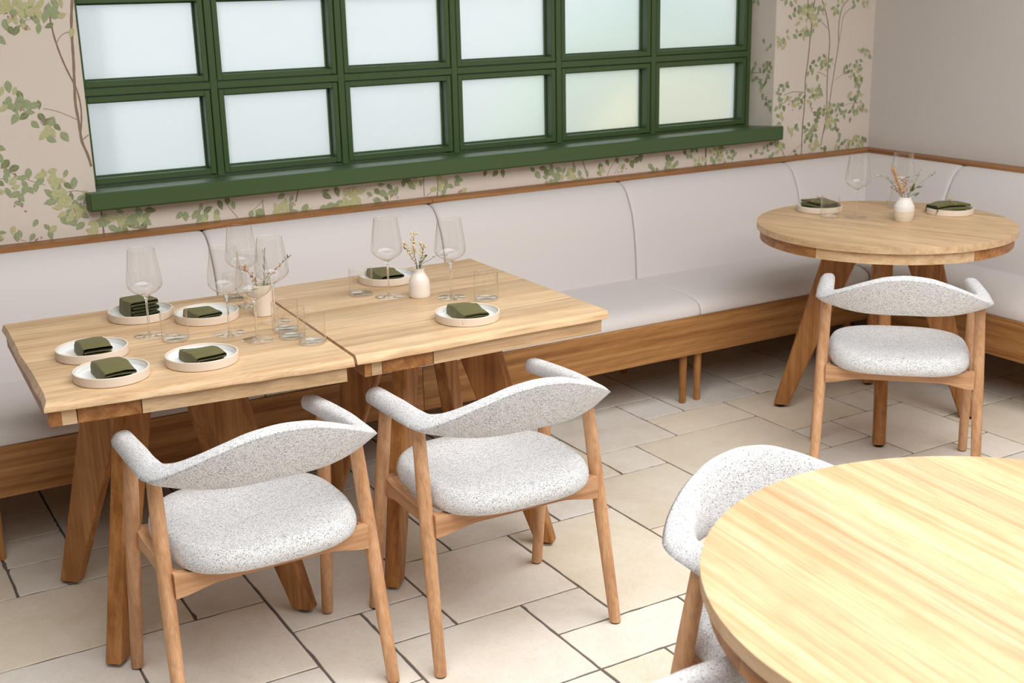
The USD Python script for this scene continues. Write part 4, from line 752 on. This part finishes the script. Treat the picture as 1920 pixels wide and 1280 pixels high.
for x, y, a, sd, lb in ((-1.069, -.788, 84, 11, 'olive napkin roll tied with a twig on the left plate of the round table'), (-.772, -1.160, 167, 12, 'olive napkin roll with a gold bead on the right plate of the round table')):
    if sd == 12: x, y = -.728, -1.124
    n_ = thing('napkin', lb, 'napkin', (x, y, ZN), a - 90, 'folded napkins on the plates')
    obj('cloth', napkin(.066, .150, 5, .0068, sd, .004, dome=.008), 'linen', n_, smooth=55)
    zt = .043
    obj('twig_tie', cat([tube([(-.045, .0, zt - .012), (-.02, .004, zt - .001), (.0, .002, zt + .002), (.022, -.004, zt - .002)], .0013, 6), tube([(-.012, .016, zt + .004), (0, .002, zt + .002), (.006, -.018, zt + .001)], .001, 6)]), 'bloom_mauve', n_, smooth=50)
    obj('gold_bead', cat([trimesh.creation.icosphere(2, .0046).apply_translation((.004, -.004, zt + .0035)), trimesh.creation.icosphere(2, .003).apply_translation((-.005, .006, zt + .003))]), 'gold', n_, smooth=60)
# wine glasses: bowl, stem and foot
def glass_parts(t):
    h = .2355
    outer = [(.0045, .1065), (.010, .1105), (.022, .1170), (.0365, .1265), (.0440, .1355), (.0462, .1440), (.0455, .1560), (.0425, .1800), (.0385, .2060), (.0346, h - .0006)]
    inner = [(.0339, h - .0006), (.0378, .2060), (.0418, .1800), (.0448, .1560), (.0455, .1444), (.0432, .1365), (.0355, .1280), (.021, .1188), (.009, .1135), (.0003, .1125)]
    po = np.array(outer); k = np.linspace(0, 1, 46); so = np.r_[0, np.cumsum(np.hypot(*np.diff(po, axis=0).T))]; po = np.c_[PchipInterpolator(so / so[-1], po[:, 0])(k), PchipInterpolator(so / so[-1], po[:, 1])(k)]
    pi = np.array(inner); si = np.r_[0, np.cumsum(np.hypot(*np.diff(pi, axis=0).T))]; pi = np.c_[PchipInterpolator(si / si[-1], pi[:, 0])(k), PchipInterpolator(si / si[-1], pi[:, 1])(k)]
    obj('bowl', lathe(np.vstack([po, [[.0343, h], [.0338, h - .0008]]]), 48), 'thin_glass', t, smooth=60)
    obj('stem', lathe([(.0003, .0040), (.0050, .0050), (.0036, .0110), (.0030, .022), (.0028, .050), (.0028, .080), (.0032, .096), (.0044, .1055), (.0098, .1102), (.0092, .1124), (.0003, .1122)], 24), 'solid_glass', t, smooth=60)
    obj('foot', lathe([(.0410, .0002), (.0420, .0008), (.0408, .0017), (.026, .0026), (.012, .0040), (.0050, .0062)], 48), 'thin_glass', t, smooth=50)
glasses = [(-3.780, -1.098, 'stemmed wine glass standing alone between the rolled napkin and the front tumbler'), (-3.596, -1.204, 'stemmed wine glass in the left of the cluster, in front of the bench seam'), (-3.555, -1.307, 'stemmed wine glass foremost of the cluster, before the cup-shaped vase'),
           (-3.464, -.944, 'stemmed wine glass rearmost of the cluster by the bench'), (-3.450, -1.154, 'stemmed wine glass in the right of the cluster behind the row of tumblers'), (-3.072, -1.080, 'stemmed wine glass left of the bottle vase on the right square table'),
           (-2.924, -1.196, 'stemmed wine glass right of the bottle vase on the right square table'), (-1.072, -.980, 'stemmed wine glass left of the vase on the laid round table'), (-.891, -1.032, 'stemmed wine glass behind the flowers on the laid round table')]
G0 = None
for x, y, lb in glasses:
    if G0 is None: G0 = thing('wine_glass', lb, 'wine glass', (x, y, Z), 0, 'wine glasses on the tables'); glass_parts(G0)
    else: dup(G0, lb, (x, y, Z))
def tumbler_parts(t):
    R, h = .0355, .080
    obj('wall', lathe([(R - .0030, .0004), (R - .0010, .0030), (R, .0080), (R, h - .0010), (R - .0005, h), (R - .0012, h - .0008)], 48), 'thin_glass', t, smooth=50)
    obj('base', lathe([(.0003, .0012), (R - .008, .0012), (R - .0040, .0020), (R - .0022, .0052), (R - .0030, .0080), (R - .008, .0068), (.0003, .0060)], 48), 'thin_glass', t, smooth=40)
tumblers = [(-3.733, -1.177, 'low glass tumbler in front of the lone wine glass on the left table'), (-3.460, -.847, 'low glass tumbler half hidden at the back of the wine glass cluster'), (-3.458, -1.255, 'low glass tumbler rearmost of the row of three'), (-3.469, -1.333, 'low glass tumbler in the middle of the row of three'),
            (-3.445, -1.414, 'low glass tumbler foremost of the row of three, over the table joint'), (-3.129, -1.010, 'low glass tumbler at the left of the right square table'), (-2.852, -1.275, 'low glass tumbler at the right of the right square table'),
            (-1.141, -.913, 'low glass tumbler before the left plate of the round table'), (-.788, -.918, 'low glass tumbler behind the vase on the round table')]
T0 = None
for x, y, lb in tumblers:
    if T0 is None: T0 = thing('tumbler', lb, 'glass', (x, y, Z), 0, 'tumblers on the tables'); tumbler_parts(T0)
    else: dup(T0, lb, (x, y, Z))
# vases
obj('vase', lathe([(.0003, 0), (.0255, 0), (.0278, .0015), (.0282, .010), (.0276, .05), (.0270, .080), (.0266, .0865), (.0255, .0876), (.0238, .0866), (.0238, .03), (.0225, .012), (.0003, .010)], 48).apply_translation((-3.452, -1.062, Z)), 'stoneware', smooth=40, label='straight cup-shaped cream vase among the wine glasses', cat='vase')
obj('vase', lathe([(.0003, 0), (.0290, 0), (.0310, .002), (.0316, .012), (.0314, .036), (.0296, .050), (.0245, .0605), (.0185, .0685), (.0160, .0745), (.0162, .0800), (.0178, .0845), (.0174, .0858), (.0158, .0848), (.0142, .0790), (.0142, .072), (.021, .060), (.0275, .046), (.0285, .012), (.0003, .010)], 48).apply_translation((-2.994, -1.127, Z)), 'glaze_cream', smooth=45, label='small bottle-shaped white vase with a narrow neck', cat='vase')
vz = np.linspace(.006, .084, 40); vr = np.interp(vz, [.006, .02, .040, .056, .068, .078, .084], [.0325, .0358, .0376, .0362, .0312, .0250, .0228]) + .0005 * np.sin(vz * 900)
v3 = thing('vase', 'ribbed round cream vase on the laid round table', 'vase', (-.981, -1.132, Z))
obj('body', lathe([(.0003, 0), (.0300, 0), (.0315, .002)] + list(zip(vr, vz)) + [(.0228, .0885), (.0218, .0900), (.0202, .0890), (.0200, .080), (.030, .05), (.028, .012), (.0003, .010)], 48), 'stoneware_band', v3, smooth=50)

# ------------------------------------------------------------------ dried flowers: each sprig a thing, in camera-neutral right / depth / up offsets from the vase mouth
RGT = np.array([.861, -.508, 0]); DEP = np.array([.508, .861, 0]); UPV = np.array([0, 0, 1.0])
def W3(p): return RGT * p[0] + DEP * p[1] + UPV * p[2]
def curve_pts(pts, n=14):
    p = np.array([W3(q) for q in pts]); s = np.r_[0, np.cumsum(np.linalg.norm(np.diff(p, axis=0), axis=1))]; q = np.linspace(0, s[-1], n)
    return np.stack([PchipInterpolator(s, p[:, k])(q) for k in range(3)], 1)
def leaf3(base, d, L, w, up=(0, 0, 1)):
    d = np.array(d, float); d /= np.linalg.norm(d); s = np.cross(d, up); s /= np.linalg.norm(s) + 1e-9; n = np.cross(s, d); b = np.array(base, float); t = np.linspace(0, 1, 6); V = []
    for q in t:
        h = w * math.sin(math.pi * min(q ** .8, .985)) + .0002; c = b + d * L * q + n * L * .12 * math.sin(math.pi * q)
        V.append([c + s * h, c + n * .0006, c - s * h, c - n * .0003])
    return loft(np.array(V))
def sprig(label, loc, pts, stem_mat, r0, blooms, seed, cat_='dried flower'):
    """pts: stem offsets; blooms: (count, from, to, kind, material, size, spread)"""
    r = rnd(seed); t = thing('flower_sprig', label, cat_, loc, 0, 'dried sprigs in the vases'); c = curve_pts(pts)
    obj('stem', tube(c, np.linspace(r0, r0 * .5, len(c)), 6), stem_mat, t, smooth=60)
    for n, a, b, kind, mat, size, spread in blooms:
        ms = []
        for k in range(n):
            q = a + (b - a) * (k + r.random()) / n; i = q * (len(c) - 1); i0 = int(min(i, len(c) - 2)); p = c[i0] + (c[i0 + 1] - c[i0]) * (i - i0)
            d = r.normal(0, 1, 3); d[2] = abs(d[2]) * .8 + .15; d /= np.linalg.norm(d)
            e = p + d * spread * r.uniform(.4, 1.0)
            if kind == 'ball':
                ms.append(tube([p, (p + e) / 2 + r.normal(0, spread * .06, 3), e], r0 * .35, 4))
                m = trimesh.creation.icosphere(1, size * r.uniform(.7, 1.15)); m.apply_scale((1, 1, 1.25)); m.apply_translation(e); ms.append(m)
            elif kind == 'leaf': ms.append(leaf3(p, d, size * r.uniform(.7, 1.2), size * .16))
            elif kind == 'broad': ms.append(leaf3(p, d + RGT * .9, size * r.uniform(.85, 1.1), size * .30))
            else: ms.append(leaf3(p + d * spread * r.uniform(0, .7), d * .9 + (c[-1] - c[-3]) / np.linalg.norm(c[-1] - c[-3]) * .8, size * r.uniform(.6, 1.2), size * .09))
        obj({'ball': 'blossoms', 'leaf': 'leaflets', 'broad': 'leaves', 'plume': 'plume'}[kind], cat(ms), mat, t, smooth=60, kind='stuff')
def at(vx, vy, dz): return (vx, vy, Z + dz)
# cup vase, left square table
V1 = at(-3.452, -1.062, .012)
sprig('rust brown dried sprig leaning left out of the cup vase', V1, [(-.006, .0, 0), (-.014, .0, .075), (-.030, .004, .105), (-.052, .004, .128)], 'stem_olive', .0011, [(16, .55, 1, 'ball', 'bloom_rust', .0026, .012), (8, .5, .9, 'leaf', 'bloom_peach', .008, .004)], 31)
sprig('green grassy sprig standing up out of the cup vase', V1, [(.004, .0, 0), (.008, .0, .08), (.012, .002, .125), (.018, -.002, .172)], 'stem_green', .0011, [(14, .55, 1, 'plume', 'leaf_olive', .012, .003)], 32)
sprig('pale sprig with a leafy tip leaning right out of the cup vase', V1, [(.008, .006, 0), (.016, .006, .080), (.045, .004, .118), (.088, .0, .155)], 'stem_green', .0010, [(10, .5, .8, 'ball', 'bloom_peach', .0024, .009), (9, .82, 1, 'leaf', 'leaf_olive', .010, .003)], 33)
sprig('short bushy green sprig low in the cup vase', V1, [(.004, -.004, 0), (.010, -.004, .082), (.028, -.002, .108)], 'stem_green', .0010, [(16, .65, 1, 'leaf', 'leaf_olive', .010, .005)], 34)
# bottle vase
V2 = at(-2.994, -1.127, .012)
sprig('tall dried sprig of cream buds in the bottle vase', V2, [(0, 0, 0), (-.004, 0, .078), (-.012, .003, .120), (-.010, 0, .178)], 'stem_olive', .0013, [(15, .6, 1, 'ball', 'bloom_cream', .0036, .012), (8, .5, .95, 'leaf', 'leaf_olive', .009, .003)], 41)
sprig('dried sprig leaning left with dark buds in the bottle vase', V2, [(-.002, .002, 0), (-.006, 0, .078), (-.024, .002, .112), (-.042, 0, .148)], 'stem_olive', .0012, [(10, .62, 1, 'ball', 'bloom_cream', .0034, .011), (4, .8, 1, 'ball', 'bloom_mauve', .0034, .006), (7, .45, .9, 'leaf', 'leaf_olive', .009, .003)], 42)
sprig('dried sprig of cream flowers leaning right in the bottle vase', V2, [(.002, 0, 0), (.002, 0, .078), (.012, .002, .112), (.018, 0, .146)], 'stem_olive', .0012, [(12, .65, 1, 'ball', 'bloom_cream', .0036, .012), (8, .45, .95, 'leaf', 'leaf_olive', .010, .003)], 43)
sprig('short stiff green sprig at the right of the bottle vase neck', V2, [(.004, -.003, 0), (.006, -.003, .080), (.016, -.003, .100), (.028, -.003, .112)], 'stem_green', .0014, [(9, .6, 1, 'leaf', 'leaf_olive', .012, .002)], 44)
sprig('bare thin twig arching far right from the bottle vase', V2, [(.005, .004, 0), (.006, .004, .080), (.030, .006, .094), (.056, .018, .106), (.086, .026, .104)], 'stem_olive', .0008, [(6, .5, 1, 'leaf', 'stem_olive', .006, .001)], 45)
# round table
V3 = at(-.981, -1.132, .012)
sprig('feathery cream plume leaning left in the ribbed vase', V3, [(-.004, 0, 0), (-.010, 0, .080), (-.028, .004, .125), (-.052, .006, .178)], 'stem_olive', .0013, [(150, .48, 1, 'plume', 'bloom_peach', .013, .014)], 51)
sprig('thin bending sprig reaching far left from the ribbed vase', V3, [(-.008, .004, 0), (-.012, .004, .080), (-.050, .004, .128), (-.090, .004, .158), (-.118, .004, .152)], 'stem_olive', .0010, [(12, .45, .8, 'leaf', 'leaf_olive', .010, .003), (14, .78, 1, 'leaf', 'bloom_cream', .008, .003)], 52)
sprig('mauve dried heads on the left of the ribbed vase', V3, [(-.006, -.006, 0), (-.012, -.006, .080), (-.036, -.006, .106), (-.058, -.004, .118)], 'bloom_mauve', .0012, [(22, .6, 1, 'ball', 'bloom_mauve', .0026, .016)], 53)
sprig('mauve dried heads in the middle of the ribbed vase', V3, [(.0, .006, 0), (.0, .006, .080), (-.004, .008, .118), (.004, .010, .150)], 'bloom_mauve', .0012, [(26, .55, 1, 'ball', 'bloom_mauve', .0025, .022), (12, .6, 1, 'ball', 'bloom_peach', .0024, .020)], 54)
sprig('branching thin twig rising right from the ribbed vase', V3, [(.006, 0, 0), (.010, 0, .080), (.030, .002, .128), (.048, .002, .172)], 'bloom_mauve', .0010, [(12, .6, 1, 'ball', 'bloom_mauve', .0022, .014)], 55)
sprig('longest thin twig reaching right from the ribbed vase', V3, [(.008, .004, 0), (.012, .004, .080), (.050, .006, .122), (.108, .008, .162)], 'stem_green', .0007, [(6, .88, 1, 'leaf', 'leaf_olive', .009, .002)], 56)
sprig('stem of dark olive leaves at the right of the ribbed vase', V3, [(.008, -.004, 0), (.012, -.004, .080), (.026, -.004, .104), (.040, -.004, .112)], 'stem_green', .0013, [(4, .75, 1, 'broad', 'leaf_olive', .030, .003)], 57)
sprig('stem of blue green leaves hanging over the ribbed vase rim', V3, [(.010, -.010, .002), (.014, -.010, .080), (.024, -.014, .088), (.034, -.018, .082)], 'stem_green', .0012, [(3, .8, 1, 'broad', 'leaf_sage', .026, .002)], 58)

# ------------------------------------------------------------------ outdoors, seen blurred through the frosted panes
def shrub(label, c, rx, ry, rz, mat, seed):
    m = trimesh.creation.icosphere(3, 1.0); n = meshkit.fbm(m.vertices * 2.4 + seed, 4, seed); m.vertices = m.vertices * (.75 + .5 * n[:, None]) * [rx, ry, rz]; m.vertices[:, 2] = np.maximum(m.vertices[:, 2], -rz * .9)
    m.apply_translation((c[0], c[1], -.06 + rz * .9)); obj('garden_shrub', m, mat, smooth=True, label=label, cat='shrub')
shrub('yellow flowering shrub blurred behind the lower right frosted panes', (-.15, 1.35, 0), .62, .35, .62, 'outdoor_yellow', 1)
shrub('broad green shrub blurred behind the right frosted panes', (.6, 2.4, 0), 1.3, .6, .72, 'outdoor_hedge', 2)
shrub('teal green shrub blurred behind the far right frosted panes', (1.5, 3.6, 0), 1.3, .7, .85, 'outdoor_teal', 3)
